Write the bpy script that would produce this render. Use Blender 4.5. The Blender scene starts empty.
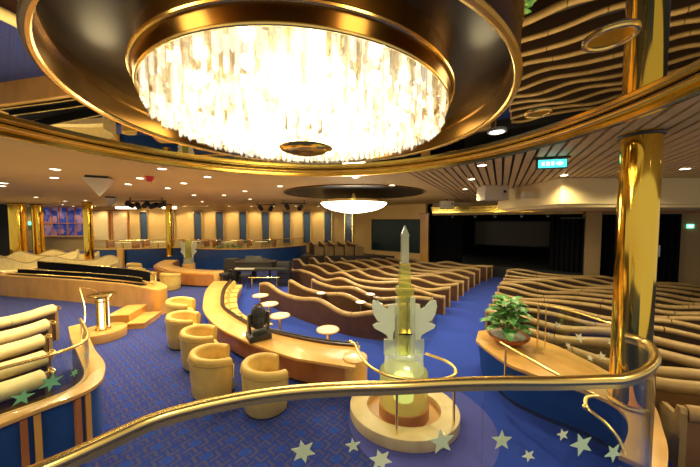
import bpy, bmesh, math, random
from mathutils import Vector, Matrix
R=random.Random(7)
S=bpy.context.scene; COL=S.collection
PI=math.pi; rad=math.radians
# ------------------------------------------------------------------ materials
def mat(name,col,rough=.5,metal=0,emit=None,es=0,spec=.5,coat=0,sheen=0):
    m=bpy.data.materials.new(name); m.use_nodes=True
    b=m.node_tree.nodes['Principled BSDF']
    b.inputs['Base Color'].default_value=(*col,1); b.inputs['Roughness'].default_value=rough
    b.inputs['Metallic'].default_value=metal; b.inputs['Specular IOR Level'].default_value=spec
    b.inputs['Coat Weight'].default_value=coat; b.inputs['Sheen Weight'].default_value=sheen
    if emit: b.inputs['Emission Color'].default_value=(*emit,1); b.inputs['Emission Strength'].default_value=es
    return m
def N(m,t,**k):
    n=m.node_tree.nodes.new(t)
    for a,v in k.items(): setattr(n,a,v)
    return n
def noisy(m,c2,scale=6,stretch=(1,1,1),amt=1.0,bump=0,detail=4,lo=.35,hi=.7):
    """mix the base colour with c2 by a stretched noise; optional bump"""
    nt=m.node_tree; b=nt.nodes['Principled BSDF']; c1=tuple(b.inputs['Base Color'].default_value)
    tc=N(m,'ShaderNodeTexCoord'); mp=N(m,'ShaderNodeMapping'); mp.inputs['Scale'].default_value=stretch
    nz=N(m,'ShaderNodeTexNoise'); nz.inputs['Scale'].default_value=scale; nz.inputs['Detail'].default_value=detail
    cr=N(m,'ShaderNodeValToRGB'); cr.color_ramp.elements[0].color=c1; cr.color_ramp.elements[0].position=lo
    cr.color_ramp.elements[1].color=(*[c1[i]*(1-amt)+c2[i]*amt for i in range(3)],1); cr.color_ramp.elements[1].position=hi
    L=nt.links.new
    L(tc.outputs['Object'],mp.inputs['Vector']); L(mp.outputs[0],nz.inputs['Vector']); L(nz.outputs['Fac'],cr.inputs['Fac']); L(cr.outputs[0],b.inputs['Base Color'])
    if bump:
        bp=N(m,'ShaderNodeBump'); bp.inputs['Strength'].default_value=bump; bp.inputs['Distance'].default_value=.01
        L(nz.outputs['Fac'],bp.inputs['Height']); L(bp.outputs[0],b.inputs['Normal'])
    return m
M={}
M['gold']=noisy(mat('polished_brass',(.92,.68,.15),.14,1),(.74,.48,.08),3,amt=.6)
M['brass']=mat('brass_tube',(1,.74,.27),.27,1)
M['column']=noisy(mat('column_gold',(.95,.64,.10),.09,1),(.80,.42,.045),2.6,(1,1,.22),bump=.35,detail=2)
for n_ in M['column'].node_tree.nodes:
    if n_.type=='BUMP': n_.inputs['Distance'].default_value=.035
M['bronze']=noisy(mat('bronze',(.34,.19,.05),.28,1),(.24,.12,.03),2)
M['blackgloss']=mat('black_lacquer',(.02,.017,.014),.42,0,spec=.35)
M['black']=mat('black_matte',(.012,.012,.014),.55)
M['blackmetal']=mat('black_metal',(.02,.02,.022),.35,spec=.6)
M['curtain']=mat('black_velour',(.008,.008,.012),.95,spec=.05)
M['mirror']=mat('mirror',(.62,.57,.47),.015,1)
M['birch']=noisy(mat('birch_wood',(.72,.41,.12),.3,coat=.25),(.60,.31,.08),3,(1,1,1),bump=.03,detail=8)
M['maple']=noisy(mat('pale_maple',(.78,.60,.34),.4,coat=.15),(.68,.48,.24),6,(1,1,.3),detail=6)
M['cherry']=noisy(mat('cherry_wood',(.46,.18,.045),.3,coat=.3),(.36,.12,.028),4,(1,1,.25),detail=6)
M['orangewood']=noisy(mat('honey_veneer',(.72,.38,.085),.3,coat=.25),(.58,.27,.05),2.5,(1,1,.5),detail=6)
M['slat']=noisy(mat('ceiling_slat',(.74,.54,.25),.55),(.66,.47,.21),4)
M['ceil']=noisy(mat('ceiling_panel',(.80,.60,.26),.75),(.74,.54,.22),.6)
M['soffit']=mat('soffit_paint',(.78,.62,.32),.7)
M['wallc']=noisy(mat('wall_cream',(.80,.55,.20),.6),(.72,.47,.16),.8)
M['tanwall']=mat('wall_tan',(.42,.28,.13),.6)
M['cream']=noisy(mat('cream_leather',(.70,.47,.13),.42,spec=.4),(.62,.40,.10),9,bump=.02)
M['creampipe']=mat('cream_piping',(.34,.22,.07),.5)
M['ivory']=noisy(mat('ivory_upholstery',(.82,.67,.33),.6,sheen=.2),(.72,.56,.25),7)
M['brownback']=noisy(mat('brown_leather',(.085,.036,.016),.45),(.06,.024,.010),5)
M['tanroll']=noisy(mat('tan_leather_roll',(.37,.24,.095),.4),(.30,.18,.065),5)
M['darkback']=mat('dark_brown_leather',(.030,.014,.008),.5)
M['sofa']=noisy(mat('sofa_leather',(.24,.125,.045),.4),(.18,.09,.03),4)
M['seat']=noisy(mat('navy_seat_fabric',(.010,.010,.018),.85),(.022,.016,.014),26)
M['bluepanel']=noisy(mat('blue_laminate',(.014,.065,.25),.3,coat=.2),(.011,.05,.19),3)
M['green']=noisy(mat('leaf_green',(.05,.24,.045),.38),(.42,.55,.22),16,lo=.5,hi=.72)
M['pebble']=noisy(mat('white_pebbles',(.75,.70,.62),.8),(.35,.31,.26),40,bump=.6)
M['bowl']=mat('copper_bowl',(.42,.13,.05),.3,.4)
M['frost']=mat('frosted_etching',(.78,.88,.80),.55,emit=(.8,1,.85),es=.0)
M['star']=mat('frosted_star',(.62,.80,.66),.6)
M['stargreen']=mat('green_frosted_star',(.25,.70,.42),.5)
M['starwhite']=mat('white_frosted_star',(.84,.88,.74),.6)
M['white']=mat('white_plastic',(.80,.78,.72),.5)
M['offwhite']=mat('off_white_panel',(.62,.56,.44),.6)
M['red']=mat('red_plastic',(.6,.02,.02),.4)
M['screen']=mat('dark_teal_screen',(.008,.03,.034),.25)
M['greyscreen']=mat('grey_screen',(.05,.045,.04),.6)
M['wine']=mat('bluegrey_glass',(.05,.085,.16),.2)
M['chrome']=mat('chrome',(.85,.85,.85),.08,1)
M['lens']=mat('lamp_lens',(1,.9,.7),.5,emit=(1,.86,.62),es=9)
M['tubelight']=mat('glowing_tube',(1,1,1),.5,emit=(1,.93,.7),es=.9)
M['cove']=mat('glowing_cove_lamp',(1,1,1),.5,emit=(1,.9,.6),es=5)
M['exit']=mat('exit_sign_face',(.1,.6,.6),.5,emit=(.06,.62,.66),es=1.5)
M['exitw']=mat('exit_sign_white',(1,1,1),.5,emit=(.8,1,1),es=2)
M['exitg']=mat('green_exit_face',(.1,.6,.4),.5,emit=(.15,.75,.5),es=2)
M['bulb']=mat('chandelier_bulb',(1,1,1),.5,emit=(1,.9,.68),es=16)
M['glow2']=mat('frosted_bowl_light',(1,1,1),.5,emit=(1,.93,.76),es=5)
M['cushionred']=mat('wine_fabric',(.22,.03,.03),.8)
M['night']=None
def clear_glass(name,tint,gl=.12,rough=.02,trans=1.0):
    m=bpy.data.materials.new(name); m.use_nodes=True; nt=m.node_tree; nt.nodes.clear(); L=nt.links.new
    o=N(m,'ShaderNodeOutputMaterial'); t=N(m,'ShaderNodeBsdfTransparent'); t.inputs[0].default_value=(*tint,1)
    g=N(m,'ShaderNodeBsdfGlossy'); g.inputs['Roughness'].default_value=rough
    lw=N(m,'ShaderNodeLayerWeight'); lw.inputs[0].default_value=.5; pw=N(m,'ShaderNodeMath',operation='POWER'); pw.inputs[1].default_value=4.0; L(lw.outputs['Facing'],pw.inputs[0]); fr=N(m,'ShaderNodeMath',operation='MULTIPLY_ADD'); fr.inputs[1].default_value=.8; fr.inputs[2].default_value=.045; L(pw.outputs[0],fr.inputs[0])
    mx=N(m,'ShaderNodeMixShader'); L(fr.outputs[0],mx.inputs[0]); L(t.outputs[0],mx.inputs[1]); L(g.outputs[0],mx.inputs[2]); L(mx.outputs[0],o.inputs[0])
    return m
M['glass']=clear_glass('clear_glass',(.93,.96,.94))
M['rodglass']=None
def body_glass(name,tint,diff,f):
    """cast glass: part clear, part milky"""
    m=clear_glass(name,tint); nt=m.node_tree; L=nt.links.new
    o=[n for n in nt.nodes if n.type=='OUTPUT_MATERIAL'][0]; mx=[n for n in nt.nodes if n.type=='MIX_SHADER'][0]
    tr=N(m,'ShaderNodeBsdfTranslucent'); tr.inputs[0].default_value=(*diff,1)
    df=N(m,'ShaderNodeBsdfDiffuse'); df.inputs[0].default_value=(*diff,1)
    a=N(m,'ShaderNodeMixShader'); a.inputs[0].default_value=.5; L(tr.outputs[0],a.inputs[1]); L(df.outputs[0],a.inputs[2])
    b=N(m,'ShaderNodeMixShader'); b.inputs[0].default_value=f; L(mx.outputs[0],b.inputs[1]); L(a.outputs[0],b.inputs[2]); L(b.outputs[0],o.inputs[0])
    return m
M['castglass']=body_glass('cast_glass',(.93,.96,.90),(.84,.88,.72),.3)
M['amberglass']=body_glass('yellow_glass',(.90,.92,.50),(.78,.79,.32),.3)
M['milkglass']=body_glass('etched_glass',(.9,.95,.9),(.90,.94,.86),.8)
def crystal_mat():
    m=bpy.data.materials.new('crystal_prism'); m.use_nodes=True; nt=m.node_tree; nt.nodes.clear(); L=nt.links.new
    o=N(m,'ShaderNodeOutputMaterial'); geo=N(m,'ShaderNodeNewGeometry'); oi=N(m,'ShaderNodeObjectInfo')
    ad=N(m,'ShaderNodeMath',operation='ADD'); fr=N(m,'ShaderNodeMath',operation='FRACT')
    L(geo.outputs['Random Per Island'],ad.inputs[0]); L(oi.outputs['Random'],ad.inputs[1]); L(ad.outputs[0],fr.inputs[0])
    cr=N(m,'ShaderNodeValToRGB'); cr.color_ramp.elements[0].color=(.06,.035,.01,1); cr.color_ramp.elements[0].position=.25
    cr.color_ramp.elements[1].color=(1,.95,.82,1); cr.color_ramp.elements[1].position=.62; L(fr.outputs[0],cr.inputs[0])
    em=N(m,'ShaderNodeEmission'); em.inputs[1].default_value=.20; L(cr.outputs[0],em.inputs[0])
    t=N(m,'ShaderNodeBsdfTransparent'); t.inputs[0].default_value=(1,.98,.92,1)
    g=N(m,'ShaderNodeBsdfGlossy'); g.inputs['Roughness'].default_value=.05
    a=N(m,'ShaderNodeMixShader'); a.inputs[0].default_value=.3; L(t.outputs[0],a.inputs[1]); L(g.outputs[0],a.inputs[2])
    b=N(m,'ShaderNodeAddShader'); L(a.outputs[0],b.inputs[0]); L(em.outputs[0],b.inputs[1]); L(b.outputs[0],o.inputs[0])
    return m
M['crystal']=crystal_mat()
def night_mat():
    m=mat('window_view',(.02,.03,.1),.1); nt=m.node_tree; b=nt.nodes['Principled BSDF']; L=nt.links.new
    tc=N(m,'ShaderNodeTexCoord'); nz=N(m,'ShaderNodeTexVoronoi'); nz.inputs['Scale'].default_value=3.2
    cr=N(m,'ShaderNodeValToRGB'); e=cr.color_ramp.elements; e[0].color=(.01,.02,.10,1); e[1].color=(.10,.14,.45,1); x=e.new(.55); x.color=(.03,.05,.25,1); x=e.new(.75); x.color=(.25,.12,.12,1)
    L(tc.outputs['Object'],nz.inputs[0]); L(nz.outputs['Color'],cr.inputs[0]); L(cr.outputs[0],b.inputs['Base Color']); L(cr.outputs[0],b.inputs['Emission Color']); b.inputs['Emission Strength'].default_value=.35
    return m
M['night']=night_mat()
def carpet_mat():
    m=mat('blue_carpet',(.03,.06,.32),.95,spec=.1,sheen=.1); nt=m.node_tree; b=nt.nodes['Principled BSDF']; L=nt.links.new
    def math_(op,a,bv=None,c=None):
        n=N(m,'ShaderNodeMath',operation=op)
        for i,v in enumerate((a,bv,c)):
            if v is None: continue
            if isinstance(v,(int,float)): n.inputs[i].default_value=v
            else: L(v,n.inputs[i])
        return n.outputs[0]
    tc=N(m,'ShaderNodeTexCoord'); mp=N(m,'ShaderNodeMapping'); mp.inputs['Rotation'].default_value=(0,0,rad(38)); L(tc.outputs['Object'],mp.inputs[0])
    sx=N(m,'ShaderNodeSeparateXYZ'); L(mp.outputs[0],sx.inputs[0]); wx,wy=sx.outputs[0],sx.outputs[1]
    p=.30
    u=math_('MULTIPLY',wx,1/p); v=math_('MULTIPLY',wy,1/p)
    # interlocking key: two offset lattices of nested squares
    def nest(u,v,ou,ov):
        a=math_('ABSOLUTE',math_('SUBTRACT',math_('FRACT',math_('ADD',u,ou)),.5)); c=math_('ABSOLUTE',math_('SUBTRACT',math_('FRACT',math_('ADD',v,ov)),.5))
        return math_('MAXIMUM',a,c),math_('ADD',a,c)
    ch,man=nest(u,v,0,0); ch2,_=nest(u,v,.5,.5)
    line=math_('MULTIPLY',math_('GREATER_THAN',math_('FRACT',math_('MULTIPLY',ch,5.0)),.52),math_('GREATER_THAN',ch,.16))
    line2=math_('MULTIPLY',math_('GREATER_THAN',math_('FRACT',math_('MULTIPLY',ch2,5.0)),.52),math_('GREATER_THAN',ch2,.16))
    ck=math_('GREATER_THAN',math_('FRACT',math_('MULTIPLY',math_('ADD',math_('FLOOR',math_('MULTIPLY',u,2)),math_('FLOOR',math_('MULTIPLY',v,2))),.5)),.25)
    sel=N(m,'ShaderNodeMix'); L(ck,sel.inputs[0]); L(line,sel.inputs[2]); L(line2,sel.inputs[3])
    ws=N(m,'ShaderNodeSeparateXYZ'); L(tc.outputs['Object'],ws.inputs[0]); X,Y=ws.outputs[0],ws.outputs[1]
    # plain carpet to the right of a boundary and in the theatre, patterned elsewhere
    bd=math_('ADD',X,math_('MULTIPLY',Y,.12)); plain=math_('GREATER_THAN',bd,1.32)
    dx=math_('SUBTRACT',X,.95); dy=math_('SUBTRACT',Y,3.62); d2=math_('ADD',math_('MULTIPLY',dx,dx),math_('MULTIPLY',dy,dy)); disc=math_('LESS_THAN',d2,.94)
    dark=math_('LESS_THAN',ch,.16)
    nz=N(m,'ShaderNodeTexNoise'); nz.inputs['Scale'].default_value=160; nz.inputs['Detail'].default_value=2; L(tc.outputs['Object'],nz.inputs[0])
    def mixc(f,a,bb):
        n=N(m,'ShaderNodeMix',data_type='RGBA'); 
        if isinstance(f,(int,float)): n.inputs[0].default_value=f
        else: L(f,n.inputs[0])
        for i,v in ((6,a),(7,bb)):
            if isinstance(v,tuple): n.inputs[i].default_value=(*v,1)
            else: L(v,n.inputs[i])
        return n.outputs[2]
    c=mixc(sel.outputs[0],(.020,.042,.28),(.085,.07,.14)); c=mixc(dark,c,(.014,.06,.40))
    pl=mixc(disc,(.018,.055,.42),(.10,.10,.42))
    ex=math_('SUBTRACT',X,2.0); ey=math_('SUBTRACT',Y,10.5); house=math_('LESS_THAN',math_('ADD',math_('MULTIPLY',ex,ex),math_('MULTIPLY',ey,ey)),46.0)
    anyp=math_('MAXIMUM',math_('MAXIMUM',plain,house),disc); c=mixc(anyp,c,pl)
    f=math_('MULTIPLY',nz.outputs['Fac'],.55); c=mixc(f,c,(.012,.02,.16))
    L(c,b.inputs['Base Color']); bp=N(m,'ShaderNodeBump'); bp.inputs['Strength'].default_value=.3; bp.inputs['Distance'].default_value=.006; L(nz.outputs['Fac'],bp.inputs['Height']); L(bp.outputs[0],b.inputs['Normal'])
    return m
M['carpet']=carpet_mat()
# ------------------------------------------------------------------ geometry (verts, faces)
def box(c,s,rz=0):
    x,y,z=s[0]/2,s[1]/2,s[2]/2; ca,sa=math.cos(rz),math.sin(rz)
    vs=[]
    for dz in(-z,z):
        for dx,dy in((-x,-y),(x,-y),(x,y),(-x,y)): vs.append((c[0]+dx*ca-dy*sa,c[1]+dx*sa+dy*ca,c[2]+dz))
    return vs,[(0,3,2,1),(4,5,6,7),(0,1,5,4),(1,2,6,5),(2,3,7,6),(3,0,4,7)]
def join(*gs):
    V=[];F=[]
    for v,f in gs:
        o=len(V); V+=list(v); F+=[tuple(i+o for i in q) for q in f]
    return V,F
def lathe(prof,c=(0,0,0),n=32,a0=0,a1=2*PI):
    full=abs(a1-a0-2*PI)<1e-6; m=n if full else n+1; k=len(prof); V=[];F=[]
    for i in range(m):
        a=a0+(a1-a0)*i/n
        for r,z in prof: V.append((c[0]+r*math.cos(a),c[1]+r*math.sin(a),c[2]+z))
    for i in range(n):
        j=(i+1)%m
        for q in range(k-1): F.append((i*k+q,j*k+q,j*k+q+1,i*k+q+1))
    return V,F
def cyl(c,r,h,n=24,r2=None):
    r2=r if r2 is None else r2
    v,f=lathe([(r,0),(r2,h)],c,n); f=list(f); f.append(tuple(range(0,2*n,2))[::-1]); f.append(tuple(range(1,2*n,2)))
    return v,f
def sphere(c,r,n=12,sz=1):
    return lathe([(max(r*math.sin(PI*i/n),1e-4),-r*sz*math.cos(PI*i/n)) for i in range(n+1)],c,n*2)
def torus(c,r,t,n=64,k=10,tz=None):
    tz=tz or t
    return lathe([(r+t*math.cos(2*PI*i/k),tz*math.sin(2*PI*i/k)) for i in range(k+1)],c,n)
def tube(pts,r,k=10,cap=True):
    pts=[Vector(p) for p in pts]; V=[];F=[]; n=len(pts); up=None
    for i,p in enumerate(pts):
        d=(pts[min(i+1,n-1)]-pts[max(i-1,0)]).normalized()
        if up is None: up=Vector((0,0,1)) if abs(d.z)<.9 else Vector((1,0,0))
        s=d.cross(up).normalized(); up=s.cross(d).normalized()
        rr=r[i] if isinstance(r,(list,tuple)) else r
        for j in range(k):
            a=2*PI*j/k; q=p+s*(rr*math.cos(a))+up*(rr*math.sin(a)); V.append(tuple(q))
    for i in range(n-1):
        for j in range(k): F.append((i*k+j,i*k+(j+1)%k,(i+1)*k+(j+1)%k,(i+1)*k+j))
    if cap: F.append(tuple(range(k))[::-1]); F.append(tuple((n-1)*k+j for j in range(k)))
    return V,F
def prism(o,z0,z1,o2=None):
    o2=o2 or o; n=len(o)
    V=[(x,y,z0) for x,y in o]+[(x,y,z1) for x,y in o2]
    return V,[tuple(range(n))[::-1],tuple(range(n,2*n))]+[(i,(i+1)%n,n+(i+1)%n,n+i) for i in range(n)]
def crom(p,m=8,closed=False):
    out=[];n=len(p)
    for i in range(n if closed else n-1):
        g=lambda k:p[k%n] if closed else p[max(0,min(n-1,k))]
        a,b,c,d=g(i-1),g(i),g(i+1),g(i+2)
        for j in range(m):
            t=j/m; out.append(tuple(.5*(2*b[k]+(c[k]-a[k])*t+(2*a[k]-5*b[k]+4*c[k]-d[k])*t*t+(3*b[k]-a[k]-3*c[k]+d[k])*t**3) for k in range(len(b))))
    if not closed: out.append(tuple(p[-1]))
    return out
def resample(p,step):
    L=[0]
    for a,b in zip(p,p[1:]): L.append(L[-1]+math.dist(a,b))
    n=max(2,int(L[-1]/step)); out=[];j=0
    for i in range(n+1):
        s=L[-1]*i/n
        while j<len(L)-2 and L[j+1]<s: j+=1
        t=(s-L[j])/max(1e-9,L[j+1]-L[j]); out.append(tuple(p[j][k]+(p[j+1][k]-p[j][k])*t for k in range(len(p[0]))))
    return out,L[-1]
def normals(p,side=1):
    out=[]
    for i in range(len(p)):
        a,b=p[max(0,i-1)],p[min(len(p)-1,i+1)]; dx,dy=b[0]-a[0],b[1]-a[1]; l=math.hypot(dx,dy) or 1
        out.append((-dy/l*side,dx/l*side))
    return out
def offset(p,d,side=1):
    return [(q[0]+n[0]*d,q[1]+n[1]*d) for q,n in zip(p,normals(p,side))]
def sweep(p,nr,sec,closed_sec=True):
    """sec(i) -> list of (n,z) ; swept along plan path p"""
    V=[];F=[];k=None
    for i,(q,n) in enumerate(zip(p,nr)):
        s=sec(i); k=len(s)
        V+=[(q[0]+n[0]*a,q[1]+n[1]*a,z) for a,z in s]
    m=len(p)
    for i in range(m-1):
        for j in range(k): F.append((i*k+j,i*k+(j+1)%k,(i+1)*k+(j+1)%k,(i+1)*k+j))
    F.append(tuple(range(k))[::-1]); F.append(tuple((m-1)*k+j for j in range(k)))
    return V,F
def star(r,n=5,inner=.42,rot=0,th=.004):
    """a star standing in the local XZ plane, facing -Y"""
    o=[]
    for i in range(2*n):
        a=rot+PI/2+i*PI/n; q=r if i%2==0 else r*inner; o.append((q*math.cos(a),q*math.sin(a)))
    m=len(o); V=[(x,-th/2,z) for x,z in o]+[(x,th/2,z) for x,z in o]
    return V,[tuple(range(m)),tuple(range(m,2*m))[::-1]]+[(i,m+i,m+(i+1)%m,(i+1)%m) for i in range(m)]
def xf(g,loc=(0,0,0),rz=0,rx=0,ry=0,s=1):
    m=Matrix.Translation(loc)@Matrix.Rotation(rz,4,'Z')@Matrix.Rotation(ry,4,'Y')@Matrix.Rotation(rx,4,'X')@Matrix.Scale(s,4)
    return [tuple(m@Vector(v)) for v in g[0]],g[1]
# ------------------------------------------------------------------ objects
LB=set()
def tag(o,label,cat,group=None,kind=None):
    o['label']=label; o['category']=cat
    if group: o['group']=group
    if kind: o['kind']=kind
    return o
def thing(name,label,cat,loc=(0,0,0),group=None,kind='thing'):
    o=bpy.data.objects.new(name,None); COL.objects.link(o); o.location=loc; o.empty_display_size=.1
    return tag(o,label,cat,group,kind)
def obj(name,g,m,parent=None,world=True,smooth=True,bevel=0,label=None,ang=38):
    """mesh object; with a parent and world=True the vertices are given in world space"""
    V,F=g; off=Vector((0,0,0))
    if parent is not None and world:
        q=parent
        while q is not None: off+=Vector(q.location); q=q.parent
    me=bpy.data.meshes.new(name); me.from_pydata([tuple(Vector(v)-off) for v in V],[],[list(f) for f in F]); me.materials.append(m)
    bm=bmesh.new(); bm.from_mesh(me); bmesh.ops.recalc_face_normals(bm,faces=bm.faces[:])
    if bevel: 
        ed=[e for e in bm.edges if len(e.link_faces)==2 and e.calc_face_angle(0)>rad(40)]
        bmesh.ops.bevel(bm,geom=ed,offset=bevel,segments=2,affect='EDGES',profile=.6,clamp_overlap=True)
    bm.to_mesh(me); bm.free()
    if smooth:
        me.polygons.foreach_set('use_smooth',[True]*len(me.polygons)); me.set_sharp_from_angle(angle=rad(ang))
    o=bpy.data.objects.new(name,me); COL.objects.link(o)
    if parent is not None: o.parent=parent
    if label: o['label']=label
    return o
def struct(name,g,m,label,cat,parent=None,**k):
    o=obj(name,g,m,parent,**k); return tag(o,label,cat,None,'structure')
def dup(root,loc,rz=0,label=None,group=None):
    r=root.copy(); COL.objects.link(r); r.location=loc; r.rotation_euler=(0,0,rz)
    if label: r['label']=label
    if group: r['group']=group
    for ch in list(root.children):
        c=ch.copy(); COL.objects.link(c); c.parent=r
        for g in list(ch.children):
            d=g.copy(); COL.objects.link(d); d.parent=c
    return r
def light(name,kind,loc,energy,col=(1,.82,.55),size=.1,spot=None,rot=(0,0,0),blend=.6):
    l=bpy.data.lights.new(name,kind); l.energy=energy; l.color=col
    if kind=='AREA': l.shape='DISK'; l.size=size
    else: l.shadow_soft_size=size
    if kind=='SPOT': l.spot_size=spot or rad(120); l.spot_blend=blend
    o=bpy.data.objects.new(name,l); COL.objects.link(o); o.location=loc; o.rotation_euler=rot
    return o
ORD=['first','second','third','fourth','fifth','sixth','seventh','eighth','ninth','tenth','eleventh','twelfth','thirteenth','fourteenth','fifteenth']
# ------------------------------------------------------------------ the setting
CZ=3.65; MZ=3.735
RC=(-.625,2.45); RR=3.155          # ceiling opening
CC=(-.39,2.45); CH=(-.38,2.395)    # recess and chandelier centres
struct('floor',prism([(-27,-1.5),(17,-1.5),(17,20),(-27,20)],-.1,0),M['carpet'],'blue patterned carpet covering the lounge floor','floor',smooth=False)
AX=rad(29); ax=(math.sin(AX),math.cos(AX)); lx=(math.cos(AX),-math.sin(AX))
def ceiling():
    n=96; V=[];F=[]
    def rect(a):
        dx,dy=math.cos(a),math.sin(a); t=1e9
        for lim,c,d in((17,RC[0],dx),(-27,RC[0],dx),(20,RC[1],dy),(-1.5,RC[1],dy)):
            if abs(d)>1e-9:
                q=(lim-c)/d
                if q>0: t=min(t,q)
        return (RC[0]+dx*t,RC[1]+dy*t)
    an=[2*PI*i/n for i in range(n)]
    for cx,cy in((17,20),(-27,20),(-27,-1.5),(17,-1.5)): an.append(math.atan2(cy-RC[1],cx-RC[0])%(2*PI))
    an=sorted(an); m=len(an)
    for a in an: V.append((RC[0]+RR*math.cos(a),RC[1]+RR*math.sin(a),CZ)); V.append((*rect(a),CZ))
    for i in range(m): j=(i+1)%m; F.append((2*i,2*j,2*j+1,2*i+1))
    return V,F
L0=-1.62
g=ceiling(); o=obj('ceiling',g,M['ceil'],smooth=False); tag(o,'flat tan panelled ceiling over the left half of the lounge','ceiling',None,'structure')
bm=bmesh.new(); bm.from_mesh(o.data)
bmesh.ops.bisect_plane(bm,geom=bm.verts[:]+bm.edges[:]+bm.faces[:],plane_co=(lx[0]*L0,lx[1]*L0,0),plane_no=(lx[0],lx[1],0),clear_outer=True)
bm.to_mesh(o.data); bm.free()
def slats():
    gs=[]; P=.135; W=.098; l=L0+.03
    cl=RC[0]*lx[0]+RC[1]*lx[1]; ca=RC[0]*ax[0]+RC[1]*ax[1]
    def lim(l):   # extent along the axis inside the room
        lo,hi=-99,99
        for v,d,a,b in((l*lx[0],ax[0],-27,17),(l*lx[1],ax[1],-1.4,20)):
            t1,t2=(a-v)/d,(b-v)/d; lo=max(lo,min(t1,t2)); hi=min(hi,max(t1,t2))
        return lo,hi
    def circ(l):
        q=RR*RR-(l-cl)**2
        return None if q<=0 else (ca-math.sqrt(q),ca+math.sqrt(q))
    while l<14:
        a,b=l,l+W; la,lb=lim(a),lim(b); lo=max(la[0],lb[0]); hi=min(la[1],lb[1])
        if hi<=lo: l+=P; continue
        c1,c2=circ(a),circ(b)
        if c1 and not c2: c2=((c1[0]+c1[1])/2,)*2
        if c2 and not c1: c1=((c2[0]+c2[1])/2,)*2
        segs=[((lo,lo),(hi,hi))] if not c1 else [((lo,lo),(c1[0],c2[0])),((c1[1],c2[1]),(hi,hi))]
        for (s0,s1),(e0,e1) in segs:
            if e0-s0<.05 and e1-s1<.05: continue
            o=[(a*lx[0]+s0*ax[0],a*lx[1]+s0*ax[1]),(b*lx[0]+s1*ax[0],b*lx[1]+s1*ax[1]),(b*lx[0]+e1*ax[0],b*lx[1]+e1*ax[1]),(a*lx[0]+e0*ax[0],a*lx[1]+e0*ax[1])]
            gs.append(prism(o,CZ,CZ+.04))
        l+=P
    return join(*gs)
struct('ceiling_slats',slats(),M['slat'],'timber slats of the ceiling running towards the stage','ceiling',smooth=False)
g=ceiling(); struct('ceiling_backing',([(x,y,CZ+.09) for x,y,z in g[0]],g[1]),M['black'],'black void above the timber ceiling slats','ceiling',smooth=False)
# mirrored ceiling disc with a hole for the bronze recess
def annulus(c,r0,r1,z,c1=None,n=96):
    c1=c1 or c; V=[];F=[]
    for i in range(n):
        a=2*PI*i/n; V.append((c[0]+r0*math.cos(a),c[1]+r0*math.sin(a),z)); V.append((c1[0]+r1*math.cos(a),c1[1]+r1*math.sin(a),z))
    for i in range(n): j=(i+1)%n; F.append((2*i,2*j,2*j+1,2*i+1))
    return V,F
struct('ceiling_mirror',annulus(CC,1.57,RR+.02,MZ,RC),M['mirror'],'round mirrored ceiling inside the gold ring','mirror ceiling',smooth=False)
struct('trim_1',lathe([(RR+.03,-.04),(RR,-.04),(RR-.012,-.028),(RR-.012,MZ-CZ),(RR+.03,MZ-CZ)],(*RC,CZ),128),M['gold'],'broad gold band edging the mirrored ceiling opening','trim')
struct('trim_2',torus((*RC,CZ+.055),RR-.05,.03,128,10),M['gold'],'rounded gold rail running inside the ceiling opening','trim')
# bronze recess around the chandelier
LIPZ=2.7+.865; TOPZ=2.7+1.12; LR=1.59
struct('trim_3',lathe([(LR,0),(LR,TOPZ-LIPZ),(LR+.02,TOPZ-LIPZ),(LR+.02,0)],(*CC,LIPZ),96),M['bronze'],'deep bronze drum wall around the big chandelier','trim')
struct('trim_4',torus((*CC,LIPZ),LR+.01,.022,128,8),M['brass'],'thin bright lip of the bronze drum','trim')
struct('ceiling_recess',annulus(CC,.02,LR,TOPZ),M['blackgloss'],'black glossy soffit inside the bronze drum','ceiling',smooth=False)
# ------------------------------------------------------------------ big chandelier
ch=thing('chandelier','huge round crystal chandelier with gold drum glowing over the lounge','chandelier',(*CH,LIPZ))
RIM=1.156; TR=1.178
obj('drum',lathe([(TR,.105),(TR-.02,TOPZ-LIPZ)],(*CH,LIPZ),96),noisy(mat('drum_copper',(.85,.42,.08),.3,1),(.7,.30,.05),2),ch)
obj('rim_band',lathe([(RIM,0),(RIM+.008,-.006),(TR,.075),(TR+.012,.08),(TR+.012,.105),(TR,.105)],(*CH,LIPZ),96),M['bronze'],ch)
obj('rim_trim',torus((*CH,LIPZ+.088),TR+.012,.013,128,8),M['brass'],ch,label='bright gold rim')
obj('rim_trim',torus((*CH,LIPZ),RIM+.006,.010,128,8),M['brass'],ch,label='bright gold rim')
obj('top_plate',lathe([(.02,.10),(RIM,.10)],(*CH,LIPZ),64),mat('polished_plate',(.9,.8,.55),.2,1),ch)
def prism3(L,w):
    V=[];o=[(w*math.cos(a),w*math.sin(a)) for a in(PI/2,PI/2+2*PI/3,PI/2+4*PI/3)]
    V=[(x,y,0) for x,y in o]+[(x,y,-L) for x,y in o]+[(0,0,-L-w*1.2)]
    return V,[(0,1,2),(0,3,4,1),(1,4,5,2),(2,5,3,0),(3,6,4),(4,6,5),(5,6,3)]
first=None; rest=[]; cnt=0
rings=[RIM-.025-.088*i for i in range(11)]
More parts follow.
